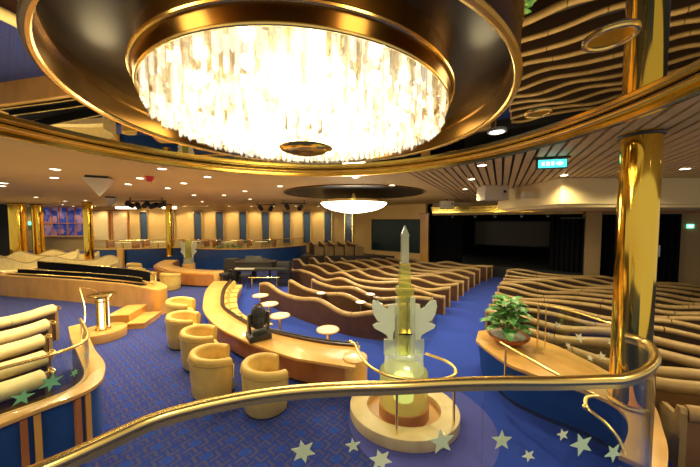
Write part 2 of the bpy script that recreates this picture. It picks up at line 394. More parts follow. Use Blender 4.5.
for ri,r in enumerate(rings):
    n=int(2*PI*r/(.062+.003*ri)); q=r/RIM
    zb=-(.10+.10*(1-q*q))
    for i in range(n):
        a=2*PI*(i+.5*(ri%2))/n; L=.17+R.uniform(-.015,.015)+(.0 if ri else .02); z=zb+L+R.uniform(-.012,.012)
        loc=(r*math.cos(a),r*math.sin(a),z); rz=a+R.uniform(-.3,.3)
        near=ri==0 and i%1==0 and cnt<98 and (math.sin(a)<.75)
        if near:
            cnt+=1
            if first is None:
                first=obj('crystal_prism',prism3(.18,.0165),M['crystal'],ch,world=False,smooth=False); c=first
            else: c=first.copy(); COL.objects.link(c); c.parent=ch
            c.location=loc; c.rotation_euler=(0,0,rz)
        else: rest.append(xf(prism3(L,.0165+.001*ri),loc,rz))
o=obj('crystal_prisms',join(*rest),M['crystal'],ch,world=False,smooth=False); o['kind']='stuff'
obj('finial_disc',lathe([(.001,.0),(.06,-.012),(.16,-.004),(.215,.012),(.23,.03),(.2,.05),(.001,.05)],(*CH,2.7+.60),48),M['gold'],ch)
obj('finial_stem',cyl((*CH,3.34),.03,.33,12),M['brass'],ch)
bl=None
for k in range(22):
    rr,nn,kk=(.86,14,k) if k<14 else (.42,8,k-14)
    a=2*PI*kk/nn; loc=(rr*math.cos(a),rr*math.sin(a),.02)
    if bl is None: bl=obj('bulb',sphere((0,0,0),.04,8),M['bulb'],ch,world=False); b=bl
    else: b=bl.copy(); COL.objects.link(b); b.parent=ch
    b.location=loc
# ------------------------------------------------------------------ second chandelier
C2=(.13,9.4)
struct('trim_5',lathe([(2.35,-.015),(2.35,.02),(2.3,.02),(2.3,-.03),(2.35,-.03)],(*C2,CZ),64),M['bronze'],'bronze ring set in the ceiling around the far chandelier','trim')
struct('ceiling_disc',annulus(C2,.02,2.3,CZ-.012),M['blackgloss'],'dark glossy round ceiling panel over the far chandelier','ceiling',smooth=False)
c2=thing('chandelier','smaller glowing bowl chandelier hanging far back over the seating rows','chandelier',(*C2,3.0))
obj('light_bowl',lathe([(.001,-.02),(.35,.0),(.75,.08),(1.0,.18),(1.12,.29),(1.13,.33)],(*C2,2.99),64),M['glow2'],c2)
obj('rim_band',lathe([(1.13,.32),(1.16,.32),(1.16,.38),(1.13,.38)],(*C2,2.99),64),M['brass'],c2)
obj('top_plate',cyl((*C2,3.37),1.14,.02,48),M['brass'],c2); obj('stem',cyl((*C2,3.37),.08,.27,16),M['brass'],c2)
# ------------------------------------------------------------------ columns
def column(x,y,r,z0,z1,label,m='column'):
    t=thing('gold_column',label,'column',(x,y,z0))
    obj('shaft',lathe([(r,0),(r,z1-z0)],(x,y,z0),48),M[m],t)
    obj('collar',torus((x,y,z1-.03),r+.006,.018,40,8),M['blackmetal'],t); obj('collar',torus((x,y,z0+.024),r+.01,.02,40,8),M['brass'],t)
column(3.14,2.98,.165,.652,CZ-.004,'big polished gold column standing on the curved blue counter')
# ------------------------------------------------------------------ near balustrade (upper tier)
rp=[(-1.25,.36),(-1.06,.55),(-.87,.74),(-.79,.83),(-.7,.93),(-.57,1.0),(-.4,1.06),(-.21,1.1),(0,1.12),(.21,1.13),(.43,1.15),(.66,1.16),(.88,1.16),(1.1,1.17),(1.22,1.18),(1.38,1.24),(1.54,1.34),(1.65,1.45),(1.70,1.52),(1.71,1.58),(1.68,1.63)]
rs,_=resample(crom(rp,6),.03); TZ=1.1
struct('floor_tier_1',prism(rs+[(2.4,1.6),(2.4,-1.4),(-2.2,-1.4),(-2.2,.2)],0,TZ),M['carpet'],'raised carpeted balcony tier behind the glass balustrade','tier',smooth=False)
bal=thing('glass_balustrade','curved glass balustrade with thick gold handrail and white stars, nearest the camera','balustrade',(0,1.0,TZ))
obj('handrail',tube([(x,y,2.0) for x,y in rs],.0205,14),M['brass'],bal)
obj('rail_channel',sweep(rs,normals(rs),lambda i:[(-.008,1.962),(.008,1.962),(.008,1.985),(-.008,1.985)]),M['brass'],bal)
def near_i(x,y,path): return min(range(len(path)),key=lambda i:(path[i][0]-x)**2+(path[i][1]-y)**2)
cuts=[0,near_i(-.62,.97,rs),near_i(.585,1.16,rs),near_i(1.6,1.4,rs),len(rs)-1]
gps=[]
for a,b in zip(cuts,cuts[1:]):
    seg=rs[a:b+1]; e=.003
    seg=[seg[0]]+seg[1:-1]+[(seg[-1][0]-e*(seg[-1][0]-seg[-2][0])/.03,seg[-1][1]-e*(seg[-1][1]-seg[-2][1])/.03)]
    gps.append(obj('glass_panel',sweep(seg,normals(seg),lambda i:[(-.005,TZ+.02),(.005,TZ+.02),(.005,1.962),(-.005,1.962)]),M['glass'],bal))
obj('base_channel',sweep(rs,normals(rs),lambda i:[(-.02,TZ),(.02,TZ),(.02,TZ+.06),(-.02,TZ+.06)]),M['brass'],bal)
for (x,z,r,n,ro,mm) in((-.205,1.725,.052,6,.2,'starwhite'),(.01,1.735,.034,5,.1,'starwhite'),(.125,1.665,.05,6,.3,'starwhite'),(.42,1.73,.060,5,.12,'starwhite'),(.69,1.725,.048,5,0,'starwhite'),(.945,1.75,.028,5,.25,'starwhite'),(1.055,1.70,.055,5,.35,'star'),(.80,1.655,.03,5,.5,'starwhite'),(1.18,1.655,.045,5,.6,'star')):
    i=near_i(x,1.12,rs); i=max(1,min(len(rs)-2,i)); ang=math.atan2(rs[i+1][1]-rs[i-1][1],rs[i+1][0]-rs[i-1][0])
    nn=normals(rs)[i]
    obj('star_decal',xf(star(r,n,.42 if n==5 else .5,ro,.003),(rs[i][0]+nn[0]*.0065,rs[i][1]+nn[1]*.0065,z),ang),M[mm],gps[max(q for q in range(len(gps)) if cuts[q]<=i)],smooth=False)
# ------------------------------------------------------------------ curved banquette counter
def counter(name,label,outer,inner,zt,cylc,cylr,inset,side,nch,seat=True):
    po,_=resample(crom(outer,8),.12); pi,_=resample(crom(inner,8),.12)
    t=thing(name,label,'banquette counter',(cylc[0],cylc[1],0))
    obj('ledge',prism(po+pi[::-1],zt-.05,zt),M['birch'],t,bevel=.012)
    pb=offset(po,inset,side); pib=offset(pi,.04,-side)
    obj('outer_wall',prism(pb+pib[::-1],.06,zt-.05),M['cherry'],t)
    obj('plinth',prism(offset(po,inset+.05,side)+offset(pi,.1,-side)[::-1],0,.06),M['black'],t)
    obj('end_post',join(cyl((*cylc,0),cylr,zt+.03,40)),M['birch'],t,bevel=.015)
    if seat:
        nr=normals(pi,side)
        obj('back_rail',tube([(p[0]+n[0]*.03,p[1]+n[1]*.03,zt+.06) for p,n in zip(pi,nr)],.017,8),M['blackmetal'],t)
        obj('backrest',sweep(pi,nr,lambda i:[(.0,.05),(.0,zt-.002),(.0,zt+.03),(.07,zt+.03),(.11,.1),(.11,.05)]),M['brownback'],t)
        m=len(pi); 
        for k in range(nch):
            a=int(m*k/nch)+(1 if k else 0); b=int(m*(k+1)/nch)
            sg=pi[a:b+1] if b<m else pi[a:]
            if len(sg)<3: continue
            sn=nr[a:a+len(sg)]
            obj('back_cushion',sweep(sg,sn,lambda i:[(.09,.30),(.10,zt-.02),(.15,zt+.015),(.20,zt-.03),(.25,.30)]),M['cream'],t)
            obj('seat_cushion',sweep(sg,sn,lambda i:[(.13,.22),(.13,.33),(.16,.345),(.40,.345),(.44,.32),(.44,.22)]),M['cream'],t)
        obj('seat_base',sweep(pi,nr,lambda i:[(.11,0),(.11,.22),(.40,.22),(.40,0)]),M['cherry'],t)
    return t
counter('banquette_counter','long curved cherry counter with birch ledge and cream banquette behind armchairs',
 [(.08,4.0),(-.3,4.1),(-.62,4.2),(-1.01,4.34),(-1.91,4.9),(-2.79,5.61),(-3.5,6.45),(-3.95,7.21),(-4.6,8.59),(-5.0,9.9)],
 [(.12,4.66),(-.35,4.75),(-.86,4.93),(-1.54,5.26),(-2.09,5.6),(-2.72,6.2),(-3.2,6.75),(-3.55,7.35),(-4.1,8.65),(-4.42,9.9)],.5,(.08,4.28),.2,.12,-1,12)
counter('banquette_counter','second curved counter with birch ledge farther back by the blue tier wall',
 [(-10.3,15.0),(-9.9,14.0),(-9.3,13.0),(-8.0,11.86),(-7.09,11.39),(-6.1,11.15),(-5.6,11.15)],
 [(-9.5,15.0),(-9.25,14.2),(-8.75,13.35),(-7.7,12.5),(-6.95,12.1),(-6.1,11.85),(-5.6,11.85)],.55,(-5.62,11.35),.3,.12,-1,6,seat=False)
# ------------------------------------------------------------------ tub armchairs
def tub(label):
    t=thing('tub_armchair',label,'armchair',(0,0,0),'cream tub armchairs')
    n=36; a0,a1=rad(50),rad(310)   # opening faces +X
    V=[];F=[];k=None
    def hgt(a): return .60+.10*(.5-.5*math.cos(max(-1,min(1,(a-PI)/rad(138)))*PI+PI)) if False else .60+.10*math.cos((a-PI)/rad(138)*PI/2)
    for i in range(n+1):
        a=a0+(a1-a0)*i/n; H=hgt(a); s=[]
        ro=.345; ri=.25
        s=[(ro-.05,.02),(ro-.02,.06),(ro,.3),(ro+.012,H-.07)]
        for j in range(9):
            b=-.15*PI+j/8*1.3*PI; s.append(((ro+ri)/2+.010+.054*math.cos(b),H-.055+.062*math.sin(b)))
        s+=[(ri,H-.1),(ri,.2),(ri,.05)]
        k=len(s); V+=[(r*math.cos(a),r*math.sin(a),z) for r,z in s]
    for i in range(n):
        for j in range(k): F.append((i*k+j,(i+1)*k+j,(i+1)*k+(j+1)%k,i*k+(j+1)%k))
    F.append(tuple(range(k))); F.append(tuple(n*k+j for j in range(k))[::-1])
    sh=obj('shell',(V,F),M['cream'],t,world=False,ang=50)
    pp=[]
    for i in range(n+1):
        a=a0+(a1-a0)*i/n; pp.append((.366*math.cos(a),.366*math.sin(a),hgt(a)-.095))
    obj('piping',tube(pp,.006,6),M['creampipe'],sh,world=False)
    pe=[(.366*math.cos(a0),.366*math.sin(a0),hgt(a0)-.095),(.35*math.cos(a0),.35*math.sin(a0),.3),(.32*math.cos(a0),.32*math.sin(a0),.05)]
    obj('piping',tube(pe,.006,6),M['creampipe'],sh,world=False)
    pe2=[(x,-y,z) for x,y,z in pe]; obj('piping',tube(pe2,.006,6),M['creampipe'],sh,world=False)
    obj('seat_cushion',join(lathe([(.001,.17),(.2,.17),(.24,.2),(.245,.36),(.21,.40),(.001,.41)],(.03,0,0),32)),M['cream'],t,world=False)
    obj('base',join(cyl((0,0,0),.29,.05,32)),M['black'],t,world=False)
    return t
spots=[(-1.2,3.86,28,'cream tub armchair nearest the camera, beside the counter end'),(-2.13,4.2,28,'cream tub armchair second from the counter end'),(-2.78,5.02,20,'cream tub armchair third from the counter end'),(-3.6,5.85,14,'cream tub armchair fourth from the counter end'),(-4.35,6.95,10,'cream tub armchair farthest along the near counter')]
A0=None
for x,y,a,l in spots:
    if A0 is None: A0=tub(l); A0.location=(x,y,0); A0.rotation_euler=(0,0,rad(a))
    else: dup(A0,(x,y,0),rad(a),l)
for x,y,a,l in [(-7.05,10.6,80,'cream tub armchair in front of the far counter, nearest its end post'),(-8.3,11.05,60,'cream tub armchair second along the far counter'),(-9.35,11.9,50,'cream tub armchair third along the far counter'),(-10.3,13.0,40,'cream tub armchair farthest along the far counter')]: dup(A0,(x,y,0),rad(a),l)
# ------------------------------------------------------------------ moving head lamp on the ledge
t=thing('stage_lamp','black moving-head stage lamp standing on the birch counter ledge','stage lamp',(-1.72,5.02,.502))
RZ=rad(35)
obj('base',xf(join(box((0,0,.045),(.34,.30,.09)),box((0,0,.105),(.22,.2,.04))),t.location,RZ),M['blackmetal'],t,bevel=.012)
def head():
    gs=[]
    prof=[(.001,.0),(.06,.0),(.10,.03),(.115,.10),(.12,.20),(.105,.29),(.07,.34),(.001,.35)]
    return lathe(prof,(0,0,0),20)
hd=obj('head',xf(head(),(t.location.x,t.location.y,t.location.z+.17),0),M['black'],t)
for s in(-1,1): obj('yoke_arm',xf(prism([(-.07,0),(.07,0),(.05,.30),(-.05,.30)],-.018,.018),tuple(Vector(t.location)+Matrix.Rotation(RZ,3,'Z')@Vector((s*.145,0,.12))),RZ+PI/2,PI/2),M['blackmetal'],t,bevel=.01)
obj('lens',xf(cyl((0,0,0),.07,.02,20),tuple(Vector(t.location)+Vector((0,0,.515))),0),M['chrome'],hd)
for k in range(5): obj('cooling_fin',torus((t.location.x,t.location.y,t.location.z+.23+.03*k),.118,.006,24,6),M['blackmetal'],hd)
t.scale=(1.17,1.17,1.17)
# ------------------------------------------------------------------ cocktail tables
T0=None
for x,y,l in [(-2.6,7.8,'small round cream-topped cocktail table behind the stage lamp, farthest back'),(-2.1,7.0,'small round cream-topped cocktail table half hidden behind the stage lamp'),(-1.6,6.12,'small round cream-topped cocktail table just right of the stage lamp'),(-.44,5.32,'small round cream-topped cocktail table nearest the counter end post')]:
    if T0 is None:
        T0=thing('cocktail_table',l,'table',(x,y,0),'cocktail tables inside the banquette')
        tt=obj('tabletop',lathe([(.001,.53),(.2,.53),(.215,.54),(.2,.55),(.001,.552)],(0,0,0),32),M['offwhite'],T0,world=False)
        obj('rim',torus((0,0,.54),.215,.014,36,8),M['birch'],tt,world=False)
        obj('stem',cyl((0,0,.02),.03,.51,14),M['brass'],T0,world=False); obj('foot',lathe([(.10,0),(.10,.012),(.05,.03),(.03,.05)],(0,0,0),24),M['brass'],T0,world=False)
    else: dup(T0,(x,y,0),0,l)
# ------------------------------------------------------------------ glass obelisk on pedestal
PX,PY=.74,3.66
def ell(cx,cy,a,b,rot=0,n=48): return [(cx+a*math.cos(2*PI*i/n)*math.cos(rot)-b*math.sin(2*PI*i/n)*math.sin(rot),cy+a*math.cos(2*PI*i/n)*math.sin(rot)+b*math.sin(2*PI*i/n)*math.cos(rot)) for i in range(n)]
ob=thing('glass_sculpture','tall lit glass obelisk with etched winged panels on oval wooden pedestal','sculpture',(PX,PY,0))
def ovring(a0,b0,a1,b1,z0,z1,rot):
    o=ell(PX,PY,a0,b0,rot); i=ell(PX,PY,a1,b1,rot); n=len(o)
    V=[(*p,z0) for p in o]+[(*p,z1) for p in o]+[(*p,z1) for p in i]+[(*p,z0) for p in i]
    F=[]
    for k in range(n):
        j=(k+1)%n
        for q in range(4): F.append((q*n+k,q*n+j,((q+1)%4)*n+j,((q+1)%4)*n+k))
    return V,F
rt=rad(-8)
obj('pedestal_ring',ovring(.74,.62,.50,.40,0,.15,rt),M['maple'],ob,bevel=.012)
obj('pedestal_floor',prism(ell(PX,PY,.52,.42,rt),0,.06),M['birch'],ob)
obj('plinth',prism(ell(PX+.0,PY-.02,.34,.32,0),.05,.22),M['cherry'],ob)
obj('glass_base',lathe([(.32,.22),(.325,.24),(.325,.64),(.30,.66),(.001,.66)],(PX,PY,0),40),M['amberglass'],ob)
obj('glass_drum',lathe([(.265,.66),(.26,.86),(.25,.88),(.001,.88)],(PX,PY,0),32),M['castglass'],ob)
obj('lamp',cyl((PX,PY,.26),.14,.30,20),mat('warm_lamp',(1,1,1),.5,emit=(.9,1,.45),es=.6),ob)
sq=lambda w,r=0:[(PX+w*math.cos(r+PI/4+k*PI/2),PY+w*math.sin(r+PI/4+k*PI/2)) for k in range(4)]
obj('column_core',prism(sq(.105,.3),.88,1.70,sq(.10,.3)),M['amberglass'],ob,bevel=.008)
for k,(dx,w,m_) in enumerate(((-.115,.05,'castglass'),(.10,.055,'milkglass'),(.03,.035,'chrome'))):
    obj('glass_rod',cyl((PX+dx,PY-.10+.03*k,.86),w*.6,.82,14),M[m_],ob)
obj('collar',prism(sq(.15,.0),1.70,1.81),M['amberglass'],ob,bevel=.012)
obj('collar',prism(sq(.14,.0),1.18,1.20),M['gold'],ob)
obj('shaft',prism(sq(.108),1.81,2.12,sq(.090)),M['amberglass'],ob,bevel=.006)
obj('shaft',prism(sq(.072),2.12,2.50,sq(.064)),M['castglass'],ob,bevel=.006)
obj('shaft_band',prism(sq(.098),2.11,2.13),M['gold'],ob)
obj('tip',prism(sq(.076),2.50,2.64,sq(.006)),M['castglass'],ob)
wing=[(-.035,0),(-.06,.10),(-.10,.14),(-.17,.20),(-.185,.24),(-.15,.27),(-.10,.275),(-.145,.31),(-.18,.40),(-.195,.52),(-.185,.60),(-.165,.60),(-.12,.52),(-.155,.585),(-.14,.60),(-.085,.50),(-.05,.47),(-.035,.54),(.01,.55),(.025,.50),(.035,.45),(.03,.40),(.015,.33),(.02,.22),(.0,.12),(-.005,0)]
for s in(-1,1):
    o=[(PX+s*(.15-x*1.5),z*.95+.22) for x,z in wing]
    n=len(o); V=[(x-s*.0,PY-.02,.83+z) for x,z in o]+[(x,PY+.012,.83+z) for x,z in o]
    obj('etched_wing',(V,[tuple(range(n)),tuple(range(n,2*n))[::-1]]+[(i,n+i,n+(i+1)%n,(i+1)%n) for i in range(n)]),M['milkglass'],ob,smooth=False)
    gp=[(.09,.88),(.09,1.20),(.11,1.64),(.42,1.66),(.45,1.58),(.45,1.15),(.36,1.0),(.28,.88)]
    V=[(PX+s*x,PY+.015,z) for x,z in gp]+[(PX+s*x,PY+.027,z) for x,z in gp]; n=len(gp)
    obj('glass_panel',(V,[tuple(range(n)),tuple(range(n,2*n))[::-1]]+[(i,n+i,n+(i+1)%n,(i+1)%n) for i in range(n)]),M['glass'],ob,smooth=False)
    obj('panel_foot',box((PX+s*.20,PY-.0,.97),(.15,.05,.22)),M['castglass'],ob,bevel=.01)
rr=[(.0,4.12),(.07,4.0),(.12,3.75),(.22,3.45),(.36,3.25),(.57,3.13),(.9,3.08),(1.18,3.14),(1.31,3.28),(1.28,3.5),(1.06,3.72)]
pr=crom([(*p,.85) for p in rr],6)
obj('guard_rail',tube(pr,.019,10),M['brass'],ob,label='brass guard rail')
for x,y in((.56,3.15),(1.30,3.30)): obj('guard_post',cyl((x,y,.13),.016,.71,10),M['brass'],ob)
# ------------------------------------------------------------------ right-hand blue counter with planter, glass and handrail
near=[(2.17,4.6),(2.19,4.3),(2.27,3.85),(2.42,3.62),(2.56,3.46),(2.83,3.22),(2.96,3.0),(2.92,2.8),(2.72,2.57),(2.36,2.30)]
far=[(2.4,5.0),(2.75,5.05),(3.1,4.85),(3.36,4.5),(3.46,4.15),(3.52,3.7),(3.50,3.2),(3.38,2.92),(3.08,2.58),(2.86,2.35),(2.55,2.10)]
pn=crom(near,8); pf=crom(far,8)
bc=thing('planter_counter','curved blue counter with wooden ledge under the gold column and planter','counter',(2.7,3.9,0))
obj('ledge',prism(pn+pf[::-1],.60,.65),M['birch'],bc,bevel=.012)
off2=offset(pn,.04,1)
base=offset(pn,.13,1)
nn_=normals(pn,1)
obj('blue_wall',sweep(pn,nn_,lambda i:[(.12,.07),(.04,.60),(.09,.60),(.17,.07)]),M['bluepanel'],bc)
nf_=normals(pf,-1)
obj('rear_wall',sweep(pf,nf_,lambda i:[(.08,.0),(.04,.60),(.08,.60),(.12,.0)]),M['bluepanel'],bc)
obj('plinth',sweep(pn,nn_,lambda i:[(.14,.0),(.14,.07),(.19,.07),(.19,.0)]),M['black'],bc)
gp,_=resample(crom([(3.02,4.30),(3.2,4.12),(3.30,3.9),(3.36,3.6),(3.40,3.3)],8),.05)
gn=normals(gp)
gsc=obj('glass_screen',sweep(gp,gn,lambda i:[(-.005,.65),(.005,.65),(.005,1.36),(-.005,1.36)]),M['glass'],bc)
obj('screen_rail',tube([(*p,1.37) for p in gp],.014,10),M['brass'],bc); obj('screen_post',cyl((gp[0][0],gp[0][1],.65),.012,.72,10),M['brass'],bc)
obj('screen_post',cyl((gp[2][0],gp[2][1],.65),.008,.72,10),M['brass'],bc)
for f,z,r in((.12,.92,.04),(.22,1.10,.055),(.36,.84,.05),(.5,1.02,.075),(.64,.80,.05),(.8,.90,.06),(.9,1.12,.045)):
    i=int(f*(len(gp)-2))+1; an=math.atan2(gp[i+1][1]-gp[i-1][1],gp[i+1][0]-gp[i-1][0])
    obj('star_decal',xf(star(r,5,.42,.3*f*7,.003),(gp[i][0]-gn[i][0]*.0065*1,gp[i][1]-gn[i][1]*.0065,z),an),M['starwhite'],gsc,smooth=False)
hr=obj('handrail',tube(crom([(2.20,3.90,.93),(2.20,3.78,.94),(2.38,3.25,.91),(2.55,2.72,.90)],6),.018,10),M['brass'],bc,label='slim brass handrail')
obj('post',cyl((2.205,3.77,.42),.016,.52,10),M['brass'],hr); obj('bracket',box((2.26,3.79,.5),(.14,.02,.02),.2),M['brass'],hr)
obj('hooked_end',tube(crom([(2.55,2.72,.90),(2.42,2.70,.90),(2.34,2.60,.86),(2.40,2.46,.80),(2.44,2.36,.70),(2.42,2.25,.55),(2.38,2.18,.3)],6),.017,10),M['brass'],hr)
obj('hooked_knob',sphere((2.33,2.61,.86),.03,8),M['brass'],hr); obj('post',cyl((2.38,2.18,0),.016,.32,10),M['brass'],hr)
pl=thing('potted_plant','variegated leafy plant in a copper bowl of white pebbles on blue counter','plant',(2.66,4.5,.652))
obj('bowl',lathe([(.001,.0),(.14,.0),(.24,.05),(.31,.12),(.32,.145),(.30,.14),(.001,.11)],tuple(pl.location),36),M['bowl'],pl)
obj('pebbles',lathe([(.001,.155),(.15,.15),(.26,.135),(.30,.125)],tuple(pl.location),36),M['pebble'],pl)
def leaf(L,W,bend):
    V=[];F=[];n=7
    for i in range(n+1):
        t=i/n; w=W*math.sin(PI*min(1,t*.93+.05))**.75*(1 if t<1 else .02); y=L*t*(1-.12*bend*t); z=L*(.25*t-bend*t*t*.7)
        V+=[(-w,y,z+.12*w),(0,y,z-.05*w),(w,y,z+.12*w)]
    for i in range(n):
        for j in(0,1): F.append((i*3+j,i*3+j+1,i*3+4+j,i*3+3+j))
    return V,F
ls=[];st=[]
for k in range(58):
    a=k*2.399963; h=.10+.52*(k/58)**.9; rr_=.06+.10*R.random()*(1-k/80)
    px,py=pl.location.x+rr_*math.cos(a)*(1.4-h),pl.location.y+rr_*math.sin(a)*(1.4-h); sc=R.uniform(.8,1.15)*(1.05-.35*k/58)
    ls.append(xf(leaf(.29*sc,.08*sc,R.uniform(.4,1.1)),(px,py,pl.location.z+.12+h),a-PI/2,R.uniform(.15,.65)))
    if k%3==0: st.append(tube([(pl.location.x+.05*math.cos(a),pl.location.y+0.05*math.sin(a),pl.location.z+.13),(px,py,pl.location.z+.13+h)],.007,6))
obj('foliage',join(*ls),M['green'],pl,ang=80); obj('stems',join(*st),mat('stem_green',(.10,.2,.05),.6),pl)
# ------------------------------------------------------------------ bench rows
def circ(c,r,k=10): return [(c[0]+r*math.cos(2*PI*j/k),c[1]+r*math.sin(2*PI*j/k)) for j in range(k)]
def row(label,path,side,z0,h,amp,lam,ph,group,roll=.062,rollm='tanroll',backm='brownback',step=.14,piece=1.15,name='bench_row',seatm='seat',rollw=1.0):
    p,Ln=resample(path,step); nr=normals(p,side); n=len(p)
    s=[Ln*i/(n-1) for i in range(n)]
    T=[z0+h+amp*math.sin(2*PI*q/lam+ph)+.35*amp*math.sin(2*PI*q/(lam*.61)+ph*1.7) for q in s]
    t=thing(name,label,'bench row',(p[0][0],p[0][1],z0),group)
    obj('backrest',sweep(p,nr,lambda i:[(.0,z0+.0),(.0,T[i]-.05),(.10,T[i]-.05),(.15,z0+.3),(.15,z0)]),M[backm],t)
    obj('seat',sweep(p,nr,lambda i:[(.17,z0+.08),(.17,z0+.36),(.50,z0+.36),(.54,z0+.33),(.52,z0+.08)]),M[seatm],t)
    np_=max(1,round(Ln/piece))
    for k in range(np_):
        a,b=int((n-1)*k/np_),int((n-1)*(k+1)/np_); sg=p[a:b+1]; 
        if len(sg)<2: continue
        sg=[(sg[0][0]+(sg[1][0]-sg[0][0])*.05,sg[0][1]+(sg[1][1]-sg[0][1])*.05)]+sg[1:-1]+[(sg[-1][0]-(sg[-1][0]-sg[-2][0])*.05,sg[-1][1]-(sg[-1][1]-sg[-2][1])*.05)]
        obj('top_roll',sweep(sg,nr[a:b+1],lambda i:[(.05+(q[0])*rollw,q[1]) for q in circ((0,T[a+i]-.03),roll)]),M[rollm],t,ang=60)
    for i,j in((0,1),(n-1,n-2)):
        d=Vector((p[j][0]-p[i][0],p[j][1]-p[i][1],0)).normalized(); q0=Vector((p[i][0],p[i][1],0)); nn=Vector((*nr[i],0)); 
        sec=[(-.01,z0),(-.01,T[i]-.02),(.02,T[i]+.03),(.10,T[i]+.02),(.16,z0+.80*h),(.40,z0+.74*h),(.5,z0+.72*h),(.54,z0+.64*h),(.54,z0)]
        V=[];m=len(sec)
        for w in(-.05,.0):
            for a_,z in sec: q=q0+nn*a_+d*w; V.append((q.x,q.y,z))
        obj('end_panel',(V,[tuple(range(m)),tuple(range(m,2*m))[::-1]]+[(k,m+k,m+(k+1)%m,(k+1)%m) for k in range(m)]),M['ivory' if backm=='ivory' else 'tanroll'],t,smooth=False)
    return t
# right-hand block: straight rows
bd=(.83,-.557)
R_T0={11:.2,12:1.4,13:2.0,14:2.22}
for k in range(15):
    b0=(6.88-.37*k,11.7-.55*k); t0=R_T0.get(k,0); u=1.55
    t1=(u*b0[1]-b0[0])/(bd[0]-u*bd[1]); t1=max(t1,t0+1.6)
    if k>=13: t1=t0+1.5
    row('wavy tan-topped bench row right of the aisle, %s back from the stage'%ORD[k],[(b0[0]+bd[0]*t,b0[1]+bd[1]*t) for t in [t0+(t1-t0)*i/12 for i in range(13)]],1,0,.58 if k<13 else .72,.05,2.3,1.3*k+R.uniform(0,1.2),'bench rows right of the aisle',roll=.06 if k<10 else .085,backm='darkback' if k<12 else 'sofa')
# centre block: curved rows about the stage
CROW=[[(-3,9),(-1.54,7.5),(-.24,6.43),(.47,6.1),(1.1,5.95)],[(-2.05,9.1),(-.2,7.4),(.8,6.78),(1.65,6.5)],[(-1.35,9.6),(-.25,8.4),(.9,7.55),(2.15,7.1)],
[(-3.8,14.2),(-3.0,12.7),(-1.85,11.0),(-.28,9.4),(1.2,8.25),(2.7,7.75)],[(-3.2,15.2),(-2.4,13.6),(-1.4,12.0),(-.25,10.45),(1.25,9.1),(3.09,8.4)],[(-2.3,15.3),(-1.4,13.5),(-.25,11.7),(1.3,9.95),(3.6,9.05)],
[(-1.4,15.3),(-.5,13.6),(.5,12.2),(1.75,10.7),(4.05,9.7)],[(-.5,15.3),(.35,13.7),(1.2,12.5),(2.3,11.35),(4.5,10.3)],[(.35,15.3),(1.15,13.8),(1.95,12.75),(3.0,11.85),(5.0,10.9)],[(1.2,15.3),(1.95,13.95),(2.75,13.05),(3.6,12.35),(5.5,11.5)],[(2.05,15.2),(2.75,14.05),(3.5,13.4),(4.5,12.8),(6.1,12.1)],[(3.15,14.6),(3.75,14.0),(5.0,13.3),(6.65,12.7)]]
CP=[]
for k,p in enumerate(CROW):
    q=crom(p,12); CP.append(q)
    row('wavy tan-topped curved bench row left of the aisle, %s from the banquette'%ORD[k],q,1,0,.60,.07,2.3,1.3*k,'curved bench rows left of the aisle',roll=.066)
struct('floor_tier_5',prism([(-2.9,15.85),(2.6,15.85),(.3,17.7),(-2.8,17.9)],0,.65),M['darkback'],'raised carpeted step beside the wall, left of the stage','tier',smooth=False)
for k in range(5):
    x0=-2.6+.6*k; y0=17.4
    row('short wavy bench row on the raised step by the back wall, %s from the left'%ORD[k],[(x0+.05*q,y0-.13*q) for q in range(11)],1,.65,.7,.06,1.9,.4*k,'short bench rows by the back wall',roll=.06,piece=.8)
# left lounge: thick ivory-topped benches beside the near-left counter
for i,((x,y),l) in enumerate(zip([(-6.66,6.05),(-5.84,5.17),(-5.21,4.53),(-4.54,3.97),(-3.98,3.45)],['farthest from the left glass counter, by the wooden stair block','second from the wooden stair block','middle of five beside the left glass counter','fourth from the wooden stair block','nearest to the left glass counter'])):
    d=(-.45,-.893); Ln=2.1 if i<4 else 1.6
    lb_=row('ivory-topped brown lounge bench, '+l,[(x+d[0]*Ln*q/10,y+d[1]*Ln*q/10) for q in range(11)],-1,0,.70,.035,1.3,1.2+.8*i,'ivory lounge benches at left',roll=.105,rollm='ivory',piece=.7,step=.08,seatm='ivory',name='lounge_bench',rollw=1.7)
    bx=obj('bracket_loop',tube(crom([(x-.02,y+.07,.70),(x-.02,y+.09,.75),(x+.12,y+.02,.75),(x+.12,y+.0,.70)],5),.009,8),M['brass'],lb_,label='brass bracket'); obj('bracket_plate',box((x+.05,y+.05,.705),(.14,.03,.02),rad(-27)),M['brass'],bx)
# rear-left ivory benches on rising steps
struct('floor_tier_2',prism([(-26,11.95),(-9.9,11.95),(-10.5,12.95),(-26,12.95)],0,.1),M['carpet'],'low carpeted step under the rear ivory benches','tier',smooth=False)
struct('floor_tier_3',prism([(-26,12.95),(-10.5,12.95),(-11,14.4),(-26,14.4)],0,.25),M['carpet'],'middle carpeted step under the rear ivory benches','tier',smooth=False)
for i,(y,z,x0,x1) in enumerate(((12.75,.1,-17.5,-10.9),(13.6,.25,-19,-13.7),(14.2,.25,-16.6,-13.3))):
    row('ivory-topped long bench at the far left, '+['front one behind the wooden block','middle one of three','rearmost, behind the left gold column'][i],[(x1+(x0-x1)*q/40,y+.2*math.sin((x1+(x0-x1)*q/40)*.9)) for q in range(41)],1,z,.84,.12,2.4,i*1.4,'rear ivory benches at far left',roll=.035,rollm='creampipe',backm='ivory',seatm='ivory',name='lounge_bench')
